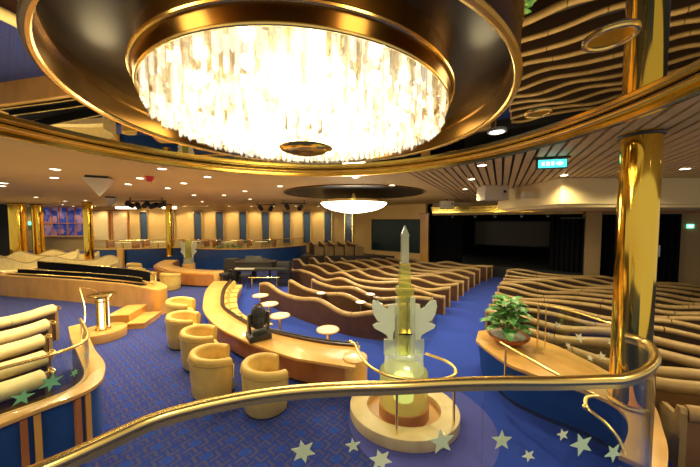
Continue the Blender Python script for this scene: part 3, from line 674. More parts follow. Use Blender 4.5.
# ------------------------------------------------------------------ near-left glass counter
lo=[(-5.0,4.95),(-4.37,4.46),(-3.79,3.96),(-3.35,3.62),(-3.12,3.38),(-2.97,3.15),(-2.97,2.92),(-3.13,2.70),(-3.28,2.46),(-3.6,1.95)]
li=[(-5.08,4.82),(-4.5,4.3),(-3.98,3.88),(-3.55,3.52),(-3.34,3.33),(-3.21,3.15),(-3.2,2.96),(-3.32,2.76),(-3.50,2.52),(-3.85,2.0)]
lop=crom(lo,8); lip=crom(li,8)
lc=thing('glass_counter','curved blue wall counter with wooden ledge and green-starred glass screen at left','counter',(-3.3,3.3,0))
obj('ledge',prism(lop+lip[::-1],.755,.80),M['birch'],lc,bevel=.01)
obj('blue_wall',prism(offset(lop,.05,-1)+offset(lip,.03,1)[::-1],.05,.755),M['bluepanel'],lc); obj('plinth',prism(offset(lop,.08,-1)+offset(lip,.05,1)[::-1],0,.05),M['black'],lc)
for f in(.66,.82):
    i=int(f*(len(lop)-1)); an=math.atan2(lop[i+1][1]-lop[i][1],lop[i+1][0]-lop[i][0]); q=offset(lop,.04,-1)[i]
    for e in(-.045,.045): obj('wood_strip',box((q[0]+e*math.cos(an),q[1]+e*math.sin(an),.40),(.05,.04,.68),an),M['orangewood' if e<0 else 'cherry'],lc)
gl,_=resample(offset(lip,.05,1),.05); gl=[p for p in gl if p[0]>-3.95]; k0=next(i for i,p in enumerate(gl) if p[0]>-3.9)
gn=normals(gl)
gsl=obj('glass_screen',sweep(gl,gn,lambda i:[(-.006,.80),(.006,.80),(.006,1.26),(-.006,1.26)]),M['glass'],lc)
obj('screen_rail',tube([(*p,1.27) for p in gl],.018,10),M['brass'],lc)
for f,z,r,n in((.735,.98,.075,5),(.665,.91,.085,5),(.585,.97,.10,6),(.50,.97,.05,6),(.42,1.08,.04,5)):
    i=min(len(gl)-2,int(f*(len(gl)-1))); an=math.atan2(gl[i+1][1]-gl[i-1][1],gl[i+1][0]-gl[i-1][0])
    obj('star_decal',xf(star(r,n,.4,.4*f,.003),(gl[i][0]+gn[i][0]*.0075*-1,gl[i][1]-gn[i][1]*.0075,z),an),M['stargreen'],gsl,smooth=False)
# ------------------------------------------------------------------ light tower, handrail, steps and wooden stair block
lt=thing('light_tower','short column of glowing glass tubes on a round wooden plinth by the steps','lamp',(-5.72,6.2,0))
LX,LY=-5.72,6.2
obj('plinth',cyl((LX,LY,0),.43,.20,48),M['birch'],lt,bevel=.012)
for k in range(6):
    a=2*PI*k/6; obj('tube',cyl((LX+.085*math.cos(a),LY+.085*math.sin(a),.20),.034,.74,12),M['tubelight' if k%2 else 'gold'],lt)
obj('core',cyl((LX,LY,.20),.06,.74,12),M['gold'],lt)
obj('cap',lathe([(.001,1.0),(.25,1.02),(.26,1.0),(.15,.97),(.13,.93),(.001,.93)],(LX,LY,0),32),M['gold'],lt); obj('collar',torus((LX,LY,.22),.125,.02,32,8),M['gold'],lt)
obj('collar',torus((LX,LY,.86),.125,.015,32,8),M['gold'],lt)
obj('handrail',tube(crom([(-4.06,4.02,.80),(-4.3,4.35,1.2),(-4.75,4.75,1.42),(-5.1,5.1,1.44),(-5.3,5.5,1.32),(-5.38,5.75,1.2),(-5.4,5.82,1.1)],6),.013,8),M['brass'],lc,label='slim bent gold handrail')
for i,(x,y,w,z,l) in enumerate(((-5.46,7.12,.42,.15,'lower yellow wooden step beside the light tower'),(-5.97,7.22,.5,.32,'upper yellow wooden step beside the light tower'))):
    s=thing('wooden_step',l,'step',(x,y,0),'wooden steps'); obj('tread',xf(box((0,0,z-.02),(w,.9,.04)),(x,y,0),rad(12)),M['birch'],s,bevel=.006); obj('riser',xf(box((0,0,z/2-.02),(w-.03,.86,z-.04)),(x,y,0),rad(12)),M['orangewood'],s)
wb=thing('stair_block','long honey-wood stair enclosure with black sunken top and gold rails','stair enclosure',(-8.5,9.0,0))
fo=crom([(-13.0,9.9),(-12.3,9.67),(-9.5,9.05),(-7.2,8.43),(-6.2,8.02),(-5.62,7.72),(-5.42,7.75),(-5.5,8.1),(-6.2,8.75),(-7.4,9.35),(-8.6,9.85),(-11.2,10.75),(-13.4,11.5)],6)
ri=crom([(-12.7,9.95),(-9.55,9.2),(-7.3,8.58),(-6.35,8.2),(-6.4,8.5),(-7.4,9.2),(-8.7,9.7),(-11.2,10.6),(-13.0,11.2)],6)
obj('front_panel',prism(fo,0,.70),M['orangewood'],wb); obj('top_cap',prism(fo,.70,.73),M['birch'],wb); obj('sunken_top',prism(ri,.73,.738),M['curtain'],wb)
bk_=crom([(-13.0,11.25),(-11.2,10.6),(-8.7,9.72),(-7.35,9.2),(-6.5,8.75)],6); md_=crom([(-12.6,10.25),(-9.6,9.52),(-7.4,8.9),(-6.6,8.55)],6)
obj('black_screen',sweep(bk_,normals(bk_),lambda i:[(-.015,.738),(.015,.738),(.015,1.03),(-.015,1.03)]),M['curtain'],wb); obj('black_screen',sweep(md_,normals(md_),lambda i:[(-.015,.738),(.015,.738),(.015,.87),(-.015,.87)]),M['curtain'],wb)
m_=[( -12.6,10.25),(-9.6,9.52),(-7.4,8.9),(-6.6,8.55)]
obj('rail',tube([(*p,.80) for p in crom([(-12.8,9.95),(-9.5,9.22),(-7.3,8.6),(-6.2,8.2),(-5.9,8.15)],6)],.02,8),M['brass'],wb); obj('rail',tube([(*p,.885) for p in crom(m_,6)],.02,8),M['brass'],wb)
obj('rail',tube([(*p,1.045) for p in bk_]+[(-6.1,8.45,.95),(-5.9,8.15,.80)],.02,8),M['brass'],wb)
for x,y in((-11,9.62),(-9,9.1),(-7.2,8.56),(-5.95,8.15)): obj('rail_post',cyl((x,y,.73),.014,.07,8),M['brass'],wb)
# ------------------------------------------------------------------ second glass sculpture
s2=thing('glass_sculpture','smaller glass sculpture with winged panels on the far counter','sculpture',(-7.9,13.25,0))
q=(-7.9,13.25)
obj('pedestal',cyl((*q,0),.28,.62,32),M['birch'],s2); obj('glass_base',cyl((*q,.62),.22,.25,24),M['castglass'],s2); obj('glass_core',prism([(q[0]-.1,q[1]-.1),(q[0]+.1,q[1]-.1),(q[0]+.1,q[1]+.1),(q[0]-.1,q[1]+.1)],.87,1.78),M['amberglass'],s2)
for s in(-1,1):
    o=[(q[0]+s*(.17-x*1.2),.90+z*1.4) for x,z in wing]; n=len(o); V=[(x,q[1]-.02,z) for x,z in o]+[(x,q[1]+.02,z) for x,z in o]
    obj('etched_wing',(V,[tuple(range(n)),tuple(range(n,2*n))[::-1]]+[(i,n+i,n+(i+1)%n,(i+1)%n) for i in range(n)]),M['milkglass'],s2,smooth=False)
# ------------------------------------------------------------------ rear tier, blue parapet and plants
pp=[(-14.2,14.9),(-12.2,15.1),(-10,15.9),(-8.6,15.3),(-6.4,15.0),(-4.9,15.5),(-4.0,16.3),(-3.2,17.2),(-2.9,18.0)]
pc,_=resample(crom(pp,6),.3)
struct('floor_tier_4',prism(offset(pc,.1,1)+[(-26,18.2),(-26,14.6)],0,.7),M['carpet'],'raised carpeted tier along the back wall','tier',smooth=False)
pw=struct('wall_parapet',sweep(pc,normals(pc,1),lambda i:[(0,0),(0,1.12),(.12,1.12),(.12,0)]),M['bluepanel'],'curved blue parapet wall fronting the rear tier','wall')
struct('trim_6',sweep(pc,normals(pc,1),lambda i:[(-.04,1.12),(-.04,1.16),(.2,1.16),(.2,1.12)]),M['birch'],'wooden cap on the blue parapet wall','trim')
rg=thing('glass_balustrade','low glass balustrade with brass rail along the rear tier parapet','balustrade',(-6,15.1,1.16))
pc2=offset(pc,.08,1)
obj('rail',tube([(*p,1.62) for p in pc2],.02,8),M['brass'],rg); obj('glass_panel',sweep(pc2,normals(pc2),lambda i:[(-.006,1.16),(.006,1.16),(.006,1.6),(-.006,1.6)]),M['glass'],rg)
for i in range(0,len(pc2),5): obj('post',cyl((*pc2[i],1.16),.016,.46,8),M['brass'],rg)
for x,y in((-12.6,14.98),): 
    o=thing('wood_pilaster','narrow honey-wood pilaster on the blue parapet at left','pilaster',(x,y,0)); obj('board',box((x,y-.1,.56),(.32,.10,1.1)),M['orangewood'],o); obj('cap',box((x,y-.1,1.13),(.36,.10,.05)),M['birch'],o)
bp=thing('parapet_bush','bushy green plant growing in a trough behind the blue parapet','plant',(-6.9,15.5,.7))
ls=[]
for k in range(90):
    a=R.uniform(0,2*PI); x=R.uniform(-.7,.7); ls.append(xf(leaf(.26,.05,R.uniform(.4,1)),(-6.9+x,15.45+R.uniform(-.08,.08),1.1+R.uniform(0,.35)*(1-abs(x))),a,R.uniform(.1,.7)))
obj('foliage',join(*ls),M['green'],bp,ang=80); obj('trough',box((-6.9,15.45,.9),(1.5,.25,.4)),M['cherry'],bp)
# tier furniture
CH0=None
def tier_chair(x,y,rz,l):
    global CH0
    if CH0 is None:
        CH0=thing('dining_chair',l,'chair',(x,y,.7),'chairs on the rear tier')
        obj('seat',prism(ell(0,0,.24,.24,0,20),.36,.45),M['cream'],CH0,world=False)
        obj('backrest',lathe([(.22,.42),(.25,.45),(.27,.85),(.25,.88),(.22,.85),(.2,.45)],(0,0,0),16,rad(100),rad(260)),M['cherry'],CH0,world=False)
        for a in(45,135,225,315): obj('leg',tube([(.17*math.cos(rad(a)),.17*math.sin(rad(a)),.37),(.22*math.cos(rad(a)),.22*math.sin(rad(a)),0)],.018,6),M['cherry'],CH0,world=False)
        CH0.rotation_euler=(0,0,rz); return CH0
    return dup(CH0,(x,y,.7),rz,l)
RT0=None
tabs=[(-13.3,15.9,'leftmost, near the glowing wall panel'),(-11.6,16.4,'second from the left end'),(-9.6,16.8,'third from the left end'),(-7.4,16.4,'behind the parapet bush'),(-5.4,16.6,'right of the parapet bush')]
for i,(x,y,l) in enumerate(tabs):
    lb='round pale table on the rear tier, '+l
    if RT0 is None:
        RT0=thing('round_table',lb,'table',(x,y,.7),'tables on the rear tier'); obj('tabletop',lathe([(.001,.72),(.36,.72),(.38,.735),(.36,.75),(.001,.75)],(0,0,0),28),M['ivory'],RT0,world=False)
        obj('stem',cyl((0,0,.02),.035,.7,12),M['brass'],RT0,world=False); obj('foot',cyl((0,0,0),.2,.02,20),M['brass'],RT0,world=False)
    else: dup(RT0,(x,y,.7),0,lb)
    for s,nm in((-1,'left'),(1,'right')): tier_chair(x+s*.62,y+.05*s,0 if s<0 else PI,'curved-back wooden chair at %s of rear tier table %s'%(nm,l.split(',')[0]))
# ------------------------------------------------------------------ back wall with window strips and lit panels
WY=18.0
struct('wall_back',box((-13.2,WY+.1,1.9),(28.4,.2,3.9)),M['wallc'],'long cream back wall behind the rear tier','wall',smooth=False)
for i,px in enumerate((145,171.5,198.6,220.4,243.5,266,287,307,328,348.5)):
    x=(px-350)/272*WY; w=thing('window_%d'%(i+1),'tall narrow blue window strip in the back wall, %s from the left'%ORD[i],'window',(x,WY,1.2),'narrow window strips',kind='structure')
    obj('pane',box((x,WY-.04,2.28),(.44,.04,2.0)),M['wine'],w)
    for s in(-1,1): obj('window_frame',box((x+s*.25,WY-.05,2.3),(.05,.1,2.1)),M['brass'],w)
    obj('window_head',box((x,WY-.1,3.36),(.58,.2,.14)),M['tanwall'],w)
w=thing('window_11','wide dark blue multi-pane window at the far left with night view','window',(-18.6,WY,1.7),kind='structure')
obj('pane',box((-18.6,WY-.03,2.66),(3.2,.04,1.86)),M['night'],w)
for k in range(7): obj('mullion',box((-20.2+k*3.2/6,WY-.06,2.66),(.05,.08,1.9)),M['cherry'],w)
obj('transom',box((-18.6,WY-.06,2.55),(3.2,.07,.04)),M['cherry'],w); obj('window_head',box((-18.6,WY-.07,3.62),(3.4,.12,.06)),M['birch'],w); obj('window_sill',box((-18.6,WY-.12,1.7),(3.5,.24,.06)),M['birch'],w)
for px0,px1,l in((93,110,'pale glowing panel right of the left gold column'),(113.5,129,'honey framed panel between pale panels')):
    a,b=(px0-350)/272*WY,(px1-350)/272*WY; o=thing('trim_%d'%(8 if px0<100 else 9),l+' on the back wall','wall panel',((a+b)/2,WY-.05,1.5),kind='structure')
    obj('panel',box(((a+b)/2,WY-.04,2.4),(b-a,.06,1.9)),M['soffit' if px0<100 else 'maple'],o); obj('panel_frame',join(*[box((e,WY-.06,2.4),(.07,.1,2.0)) for e in(a,b)],box(((a+b)/2,WY-.06,3.38),(b-a,.1,.08))),M['cherry'],o)
for x,y,r,l in((-16.15,13.4,.19,'slim gold column at left beside the wide window'),(-10.2,15.35,.17,'gold column rising from the rear parapet by the far sculpture'),(-17.4,14.6,.32,'thick gold column at the far left edge'),(-16.9,15.2,.24,'thinner gold column tucked beside the thick far-left one')):
    if x==-16.15: x,y=-13.0,13.5
    if x==-17.4: x,y=-17.6,14.4
    if x==-16.9: x,y=-17.55,15.3
    column(x,y,r,0 if y<14.3 else .702,CZ-.004,l)
struct('wall_left',prism([(-26,12.5),(-19.6,15.6),(-19.65,15.8),(-26,12.8)],.0,CZ),M['black'],'dark doorway recess at the far left','wall',smooth=False)
tag(obj('exit_sign',join(box((-20.9,WY-.12,2.55),(.42,.06,.22))),M['exitg']),'small green exit sign on the far left wall beside the wide window','exit sign',kind='thing')
# ------------------------------------------------------------------ stage end
SP=(7.1,12.95); sb=(.85,-.527); sn=(.527,.85)
def sl(t,d=0): return (SP[0]+sb[0]*t+sn[0]*d,SP[1]+sb[1]*t+sn[1]*d)
def at_px(px,d=0):
    u=(px-350)/272; x0,y0=SP[0]+sn[0]*d,SP[1]+sn[1]*d
    return (u*y0-x0)/(sb[0]-u*sb[1])
def slab(t0,t1,d0,d1,z0,z1): return prism([sl(t0,d0),sl(t1,d0),sl(t1,d1),sl(t0,d1)],z0,z1)
def curtain(name,label,t0,t1,d,z0,z1,m='curtain',wave=.16,amp=.05,group='black stage curtains'):
    n=max(6,int((t1-t0)/wave)*4); a=[sl(t0+(t1-t0)*i/n,d+amp*math.sin(i*PI/2)) for i in range(n+1)]; b=[sl(t0+(t1-t0)*i/n,d+amp*math.sin(i*PI/2)+.02) for i in range(n+1)]
    o=thing(name,label,'curtain',(*sl((t0+t1)/2,d),z0),group); obj('drape',prism(a+b[::-1],z0,z1),M[m],o,ang=85); obj('hem_bar',slab(t0,t1,d-.02,d+.03,z1,z1+.05),M['blackmetal'],o)
struct('floor_stage',slab(-3.18,3.1,.05,5,0,.5),M['black'],'black stage deck','stage',smooth=False)
struct('wall_stage_left',slab(-4.3,-3.1,.62,.72,0,CZ),M['curtain'],'black wing wall left of the stage opening','wall',smooth=False)
struct('wall_stage_right',slab(3.1,3.5,.55,5.2,0,CZ),M['curtain'],'black wing wall right of the stage opening','wall',smooth=False)
struct('wall_stage',slab(-3.4,3.4,5,5.2,0,CZ),M['black'],'black rear wall of the stage','wall',smooth=False)
for a,b,d,l in((-3.15,-1.7,.5,'black curtain hanging at the left of the stage opening'),(2.0,3.08,.5,'black curtain hanging at the right of the stage opening'),(-3.2,3.2,4.6,'wide black backdrop curtain behind the grey stage screen')): curtain('stage_curtain',l,a,b,d,.5,3.5)
ss=thing('projection_screen','large unlit grey screen hanging across the back of the dark stage','screen',(*sl(.6,3.2),1.4))
ta,tb=at_px(476,3.2),at_px(551,3.2)
obj('screen_surface',slab(ta,tb,3.2,3.24,1.35,2.62),M['greyscreen'],ss); obj('screen_border',join(slab(ta-.08,tb+.08,3.24,3.3,1.27,2.70)),M['black'],ss)
bm_=thing('proscenium_beam','layered gold beam across the top of the stage opening','beam',(*sl(0,-.1),3.1))
for k in range(3): obj('moulding',slab(-3.15,3.06,-.25+.1*k,.2,3.34-.11*k,3.40-.11*k+.03),M['gold'],bm_)
obj('fascia',slab(-3.15,3.06,.0,.2,3.0,CZ-.005),M['tanwall'],bm_)
for k,t in enumerate((-2.2,-1.1,-.2,.9,1.9)):
    o=thing('stage_spotlight','small stage spotlight under the gold beam, %s from the left'%ORD[k],'spotlight',(*sl(t,.35),3.0),'stage spotlights'); p=sl(t,.35); obj('body',cyl((*p,2.9),.07,.2,14),M['blackmetal'],o); obj('lens',cyl((*p,2.885),.05,.02,14),M['white'],o); obj('bracket',cyl((*p,3.1),.015,CZ-3.1,8),M['blackmetal'],o)
# left of the stage: screen wall
w0,w1=(.3,17.9),sl(-3.55,.1); struct('wall_screen_side',prism([w0,w1,(w1[0]+.15,w1[1]+.15),(w0[0]+.15,w0[1]+.2)],0,CZ),M['wallc'],'cream wall carrying the dark side screen','wall',smooth=False)
dv=Vector((w1[0]-w0[0],w1[1]-w0[1])); dl=dv.length; dv/=dl; pn_=(dv.y,-dv.x)
def onw(px):
    u=(px-350)/272; return (u*w0[1]-w0[0])/(dv.x-u*dv.y)
ta,tb=onw(373),onw(421)
vs=thing('wall_screen','large dark teal screen on the wall left of the stage','screen',(*(Vector(w0)+dv*ta),1.0))
def wslab(a,b,d0,d1,z0,z1): return prism([(w0[0]+dv.x*q+pn_[0]*e,w0[1]+dv.y*q+pn_[1]*e) for q,e in((a,d0),(b,d0),(b,d1),(a,d1))],z0,z1)
obj('screen_surface',wslab(ta,tb,.03,.05,.9,2.72),M['screen'],vs); obj('screen_frame',join(wslab(ta-.08,tb+.08,.0,.04,2.70,2.80),wslab(ta-.08,ta,.0,.06,.9,2.8),wslab(tb,tb+.08,.0,.06,.9,2.8)),M['black'],vs)
for px0,px1,l in((420,428,'wooden pilaster just left of the stage opening'),(586,602,'tan pilaster right of the stage beside the black curtain')):
    a,b=at_px(px0,-.2),at_px(px1,-.2); o=thing('pilaster',l,'pilaster',(*sl((a+b)/2,-.1),0)); obj('board',slab(a,b,-.15,.05,0,3.05),M['orangewood' if px0<500 else 'tanwall'],o); obj('cap',slab(a-.04,b+.04,-.2,.05,3.05,3.12),M['cherry'],o)
struct('wall_right',slab(3.12,12,.3,.5,0,CZ),M['tanwall'],'tan wall along the right side behind the bench rows','wall',smooth=False)
struct('trim_7',slab(3.12,12,.1,.3,2.98,3.05),M['cherry'],'dark wood moulding above the right-hand curtains','trim',smooth=False)
ta,tb=at_px(602,.2),at_px(681,.2)
curtain('wall_curtain','black curtain on the right wall behind the gold column',ta,tb,.18,0,2.95,group='black wall curtains'); curtain('wall_curtain','black curtain between the stage and the tan pilaster',at_px(560,.1),at_px(586,.1),.1,0,2.8,group='black wall curtains')
p=sl(at_px(691,.2),.27); eg=thing('exit_sign','small green exit sign on the tan wall right of the gold column','exit sign',(*p,2.45)); obj('face',slab(at_px(688,.2),at_px(695,.2),.26,.3,2.44,2.58),M['exitg'],eg); obj('pictogram',slab(at_px(690,.2),at_px(693,.2),.25,.26,2.47,2.55),M['exitw'],eg)
wl=thing('wall_phone','white handset box on the right wall next to the gold column','phone',(*sl(at_px(659.5,.1),.05),1.6)); obj('casing',slab(at_px(658,.0),at_px(661.5,.0),.0,.09,1.35,1.78),M['white'],wl)
# ------------------------------------------------------------------ ceiling-hung items
struct('ceiling_soffit',join(box((9.6,7.3,3.36),(9.9,2.6,.58)),box((9.6,7.2,3.04),(9.7,2.3,.08))),M['soffit'],'cream boxed soffit hanging at the upper right','soffit',smooth=False,bevel=.02)
struct('ceiling_beam',box((4.95,6.9,3.35),(1.2,.1,.16)),M['offwhite'],'pale horizontal beam between the projector box and soffit','beam',smooth=False)
for c,s,l in(((3.95,7.6,3.47),(.64,.5,.40),'white projector box under the slatted ceiling left of the soffit'),((4.25,12.0,3.42),(.5,.4,.32),'small white box under the ceiling far over the stage side')):
    o=thing('projector_box',l,'projector',(c[0],c[1],CZ)); obj('casing',box(c,s),M['offwhite'],o,bevel=.015); obj('lens',xf(cyl((0,0,0),.035,.02,14),(c[0]+s[0]*.33,c[1]-s[1]/2,c[2]+.02),0,PI/2),M['black'],o); obj('mount',box((c[0],c[1],(CZ+c[2]+s[2]/2)/2),(.1,.1,max(.02,CZ-c[2]-s[2]/2))),M['blackmetal'],o)
def pod(x,y,w,d,rz,l):
    o=thing('speaker_pod',l,'speaker',(x,y,CZ)); q=[(-w/2,-w/2),(w/2,-w/2),(w/2,w/2),(-w/2,w/2)]
    obj('cone',xf(prism([(a*.04,b*.04) for a,b in q],CZ-.05-d,CZ-.05,q),(x,y,0),rz),M['offwhite'],o,smooth=False); obj('mounting_plate',xf(box((0,0,CZ-.025),(w*.8,w*.8,.05)),(x,y,0),rz),M['black'],o)
pod(-5.4,5.9,.46,.36,rad(30),'big white inverted-pyramid speaker pod hanging under the left ceiling'); pod(-9.45,10.8,.36,.32,rad(30),'smaller inverted-pyramid speaker pod behind the big one')
al=thing('ceiling_alarm','small red alarm beacon on the left ceiling','alarm',(-4.27,5.85,CZ)); obj('beacon',lathe([(.001,-.12),(.06,-.11),(.075,-.04),(.075,-.02)],(-4.27,5.85,CZ),20),M['red'],al); obj('backplate',cyl((-4.27,5.85,CZ-.02),.09,.02,20),M['red'],al)
es=thing('exit_sign','glowing turquoise exit sign with arrow under the slatted ceiling','exit sign',(2.95,4.0,3.55))
ez=rad(-14)
def el(g): return xf(g,(2.98,4.05,0),ez)
obj('case',el(box((0,.03,3.545),(.40,.05,.14))),M['black'],es,bevel=.01); obj('face',el(box((0,0,3.545),(.36,.02,.115))),M['exit'],es)
for k in range(3): obj('pictogram',el(box((-.12+.06*k,-.012,3.545),(.035,.006,.05))),M['exitw'],es)
V=[(.05,-.012,3.53),(.09,-.012,3.53),(.09,-.012,3.51),(.14,-.012,3.545),(.09,-.012,3.58),(.09,-.012,3.56),(.05,-.012,3.56)]
obj('arrow',el((V,[tuple(range(7))])),M['exitw'],es,smooth=False); obj('bracket',el(box((0,.03,3.635),(.46,.06,.03))),M['blackmetal'],es)
# lighting trusses and cove lamps far left
def truss(px,y,w,l,n):
    x=(px-350)/272*y; o=thing('lighting_bar',l,'lighting bar',(x,y,CZ),'lighting bars'); obj('bar',box((x,y,3.5),(w,.05,.05)),M['blackmetal'],o)
    for e in(-.4,.4): obj('hanger',box((x+e*w,y,3.58),(.03,.03,.14)),M['blackmetal'],o)
    for k in range(n): q=x-w/2+w*(k+.5)/n; obj('lamp_head',xf(cyl((0,0,-.15),.1,.3,14),(q,y-.02,3.35-.04*(k%2)),.5*k,rad(70)),M['black'],o)
truss(147,11,1.6,'black lighting bar with lamp heads above the far counter',5); truss(266,13.5,1.0,'small black lighting bar right of the far-left one',2); truss(294,12.5,1.2,'black lighting bar just left of the far chandelier',2)
for px,y,w,l in((129,16.5,1.3,'left'),(170,16.5,.7,'right')):
    x=(px-350)/272*y; o=thing('ceiling_cove_lamp','bright white cove lamp under the ceiling, %s of the lighting bar above the far counter'%l,'lamp',(x,y,CZ)); obj('diffuser',box((x,y,3.50),(w,.3,.12)),M['cove'],o,bevel=.02); obj('housing',box((x,y,3.60),(w+.06,.34,.08)),M['soffit'],o)
# downlights
DL=[(55,169),(54,177.5),(4,183),(36,197),(162,168.5),(140,178),(128,184),(65,201),(207.6,176.7),(183.7,183),(167.7,188),(194,195),(245,191),(280,186),(224,195),(202.4,201.6),(297.5,194.7),(355.5,177),(392,185),(409,192),(471.7,179),(465,189),(482,165),(564,175),(685,168.5),(534.5,191),(523,195.6),(100,190),(250,199)]
TH=math.atan(12.5/272)
def unproj(px,py,z):
    u=(px-350)/272; v=-(py-233.5)/272; Y=math.cos(TH)+v*math.sin(TH); Z=-math.sin(TH)+v*math.cos(TH); t=(z-2.7)/Z; return u*t,Y*t
D0=None
DLW=[unproj(*p,CZ) for p in DL]+[(-4.8,-.6),(-3,-.9),(.5,-1.1),(3.5,.3),(5.5,2.5),(7.5,4.2),(-6.5,2.2),(-15,11.6),(-12.2,12.6),(-18.2,12.4),(-14.5,8.6),(-9.4,7.4),(-11.5,15.2),(-16.4,15.6)]  # the trailing rear-left positions are downlights added to brighten the ivory benches
for i,(x,y) in enumerate(DLW):
    lb='small round recessed ceiling downlight, glowing warm white'
    if D0 is None:
        D0=thing('downlight',lb,'downlight',(x,y,CZ),'recessed ceiling downlights'); obj('trim_ring',torus((0,0,-.004),.075,.012,24,6,.008),M['white'],D0,world=False); obj('lens',cyl((0,0,-.008),.068,.006,20),M['lens'],D0,world=False)
    else: dup(D0,(x,y,CZ))
    light('downlight_beam','SPOT',(x,y,CZ-.03),130,(1,.83,.46),.06,rad(150))
MD=None
for px,py,r,l in((610,37,.11,'large gold-rimmed downlight in the mirrored ceiling beside the column'),(538,113,.10,'gold-rimmed downlight in the mirrored ceiling left of the column'),(497,131,.09,'white glowing disc imitating a reflection in the mirrored ceiling next to the bronze drum')):
    x,y=unproj(px,py,MZ); o=thing('ceiling_downlight',l,'downlight',(x,y,MZ),'mirror ceiling downlights'); obj('trim_ring',torus((x,y,MZ-.006),r,.014,32,8),M['brass' if r>.095 else 'white'],o); obj('lens',cyl((x,y,MZ-.006),r*.9,.004,28),M['gold' if r>.095 else 'lens'],o)  # the white one is a glowing disc put in for a mirror reflection
# wall washers along the back wall
for k in range(14):
    x=-20.46+1.42*k; dup(D0,(x,17.35,CZ)); light('wall_washer','SPOT',(x,17.35,CZ-.03),60,(1,.78,.45),.05,rad(140))
# ------------------------------------------------------------------ music corner
pn=thing('grand_piano','black grand piano with closed lid beyond the curved banquette','piano',(-4.05,12.0,0))
bo=crom([(-4.9,11.5),(-3.5,11.45),(-3.25,11.6),(-3.3,12.1),(-3.75,12.4),(-4.1,12.9),(-4.6,13.0),(-4.9,12.7)],5,True)
obj('case',prism(bo,.62,.92),M['blackgloss'],pn); obj('lid',prism(offset(bo+[bo[0]],.02,-1)[:-1],.92,.95),M['blackgloss'],pn); obj('keyboard',box((-4.2,11.38,.70),(1.25,.18,.05)),M['offwhite'],pn); obj('key_slip',box((-4.2,11.36,.64),(1.35,.26,.06)),M['blackgloss'],pn)
for x,y in((-4.75,11.6),(-3.45,11.6),(-4.5,12.8)): obj('leg',cyl((x,y,0),.05,.62,10),M['blackgloss'],pn)
obj('music_desk',xf(box((0,0,.12),(.7,.02,.26)),(-4.2,11.7,.95),0,rad(-20)),M['blackgloss'],pn); obj('pedal_lyre',box((-4.15,11.7,.35),(.2,.08,.5)),M['blackgloss'],pn)
kb=thing('keyboard_stand','black electronic keyboard on an X-shaped stand in front of piano','keyboard',(-3.1,10.7,0))
obj('keyboard_case',box((-3.1,10.7,.80),(1.3,.32,.09)),M['black'],kb,bevel=.01); obj('keys',box((-3.1,10.6,.85),(1.2,.10,.012)),M['greyscreen'],kb)
for s in(-1,1): obj('leg',tube([(-3.1-s*.4,10.7+.04*s,.0),(-3.1+s*.4,10.7+.04*s,.76)],.018,8),M['blackmetal'],kb)
for i,(x,y,l) in enumerate(((-5.15,11.1,'black padded stool left of the grand piano'),(-4.2,10.85,'black padded piano stool before the keys'))):
    o=thing('stool',l,'stool',(x,y,0),'black stools'); obj('seat',cyl((x,y,.46),.22,.1,24),M['black'],o,bevel=.02)
    for a in(45,135,225,315): obj('leg',tube([(x+.14*math.cos(rad(a)),y+.14*math.sin(rad(a)),.47),(x+.2*math.cos(rad(a)),y+.2*math.sin(rad(a)),0)],.016,6),M['blackmetal'],o)
am=thing('speaker_cabinet','black loudspeaker cabinet standing at the left end of the piano','speaker',(-5.15,12.2,0)); obj('cabinet',box((-5.35,12.3,.5),(.6,.5,1.0)),M['black'],am,bevel=.02); obj('grille',box((-5.35,12.04,.55),(.5,.02,.8)),M['blackmetal'],am); obj('woofer',xf(torus((0,0,0),.15,.02,24,6),(-5.35,12.03,.4),0,PI/2),M['chrome'],am)
ms=thing('mixing_rack','squat black equipment rack standing right of the grand piano','equipment rack',(-2.55,11.3,0)); obj('cabinet',box((-2.75,11.35,.5),(.5,.5,1.0)),M['black'],ms,bevel=.015)
for k in range(4): obj('rack_unit',box((-2.75,11.09,.25+.19*k),(.42,.02,.14)),M['blackmetal'],ms)
gr=thing('brass_barrier','straight brass rail closing the banquette before the piano','rail',(-3.2,9.8,0)); obj('rail',tube([(-3.75,9.95,.62),(-3.2,9.8,.64),(-2.55,9.75,.66)],.02,8),M['brass'],gr)
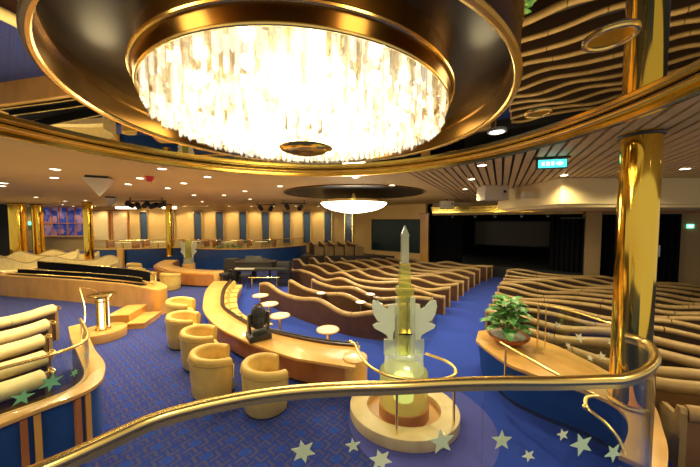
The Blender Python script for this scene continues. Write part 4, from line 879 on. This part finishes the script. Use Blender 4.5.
for x,y in((-3.6,9.91),(-2.65,9.77)): obj('post',cyl((x,y,0),.018,.66,8),M['brass'],gr)
# drink tables among the rows
K0=None
for k,f,l in((0,.3,'nearest the piano'),(0,.55,'second from the piano'),(0,.75,'third, behind the first row'),(1,.45,'behind the second row')):
    q=CP[k]; i=int(f*len(q)); nn=normals(q)[i]; x,y=q[i][0]+nn[0]*.70,q[i][1]+nn[1]*.70; lb='tiny white drink table among curved bench rows, '+l
    if K0 is None:
        K0=thing('drink_table',lb,'drink table',(x,y,0),'drink tables among the bench rows'); obj('tabletop',lathe([(.001,.60),(.12,.60),(.13,.61),(.12,.62),(.001,.622)],(0,0,0),20),M['white'],K0,world=False); obj('stem',cyl((0,0,0),.02,.6,8),M['brass'],K0,world=False)
    else: dup(K0,(x,y,0),0,lb)
# ------------------------------------------------------------------ lights, world, camera
light('chandelier_glow','POINT',(*CH,LIPZ-.04),95,(1,.86,.58),.45)
light('sculpture_lamp','POINT',(PX,PY,.78),1.5,(1,.95,.7),.08)
for k in range(8):
    a=2*PI*(k+.5)/8; light('drum_fill_light','POINT',(CH[0]+1.38*math.cos(a),CH[1]+1.38*math.sin(a),LIPZ+.10),2.2,(1,.78,.40),.10)  # added point lights without fittings, brightening the drum and recess walls
light('far_chandelier_glow','POINT',(*C2,2.9),140,(1,.86,.6),.4)
w=bpy.data.worlds.new('World'); S.world=w; w.use_nodes=True; w.node_tree.nodes['Background'].inputs[0].default_value=(1,.9,.64,1); w.node_tree.nodes['Background'].inputs[1].default_value=.4
cd=bpy.data.cameras.new('Camera'); cd.sensor_width=36; cd.lens=272/700*36; cd.clip_start=.05
cam=bpy.data.objects.new('Camera',cd); COL.objects.link(cam); cam.location=(0,0,2.7); cam.rotation_euler=(PI/2-TH,0,0); S.camera=cam
S.view_settings.view_transform='Standard'; S.view_settings.look='None'; S.view_settings.gamma=1; S.view_settings.exposure=.5
S.cycles.max_bounces=10; S.cycles.transparent_max_bounces=24; S.cycles.caustics_reflective=False; S.cycles.caustics_refractive=False; S.cycles.sample_clamp_indirect=4
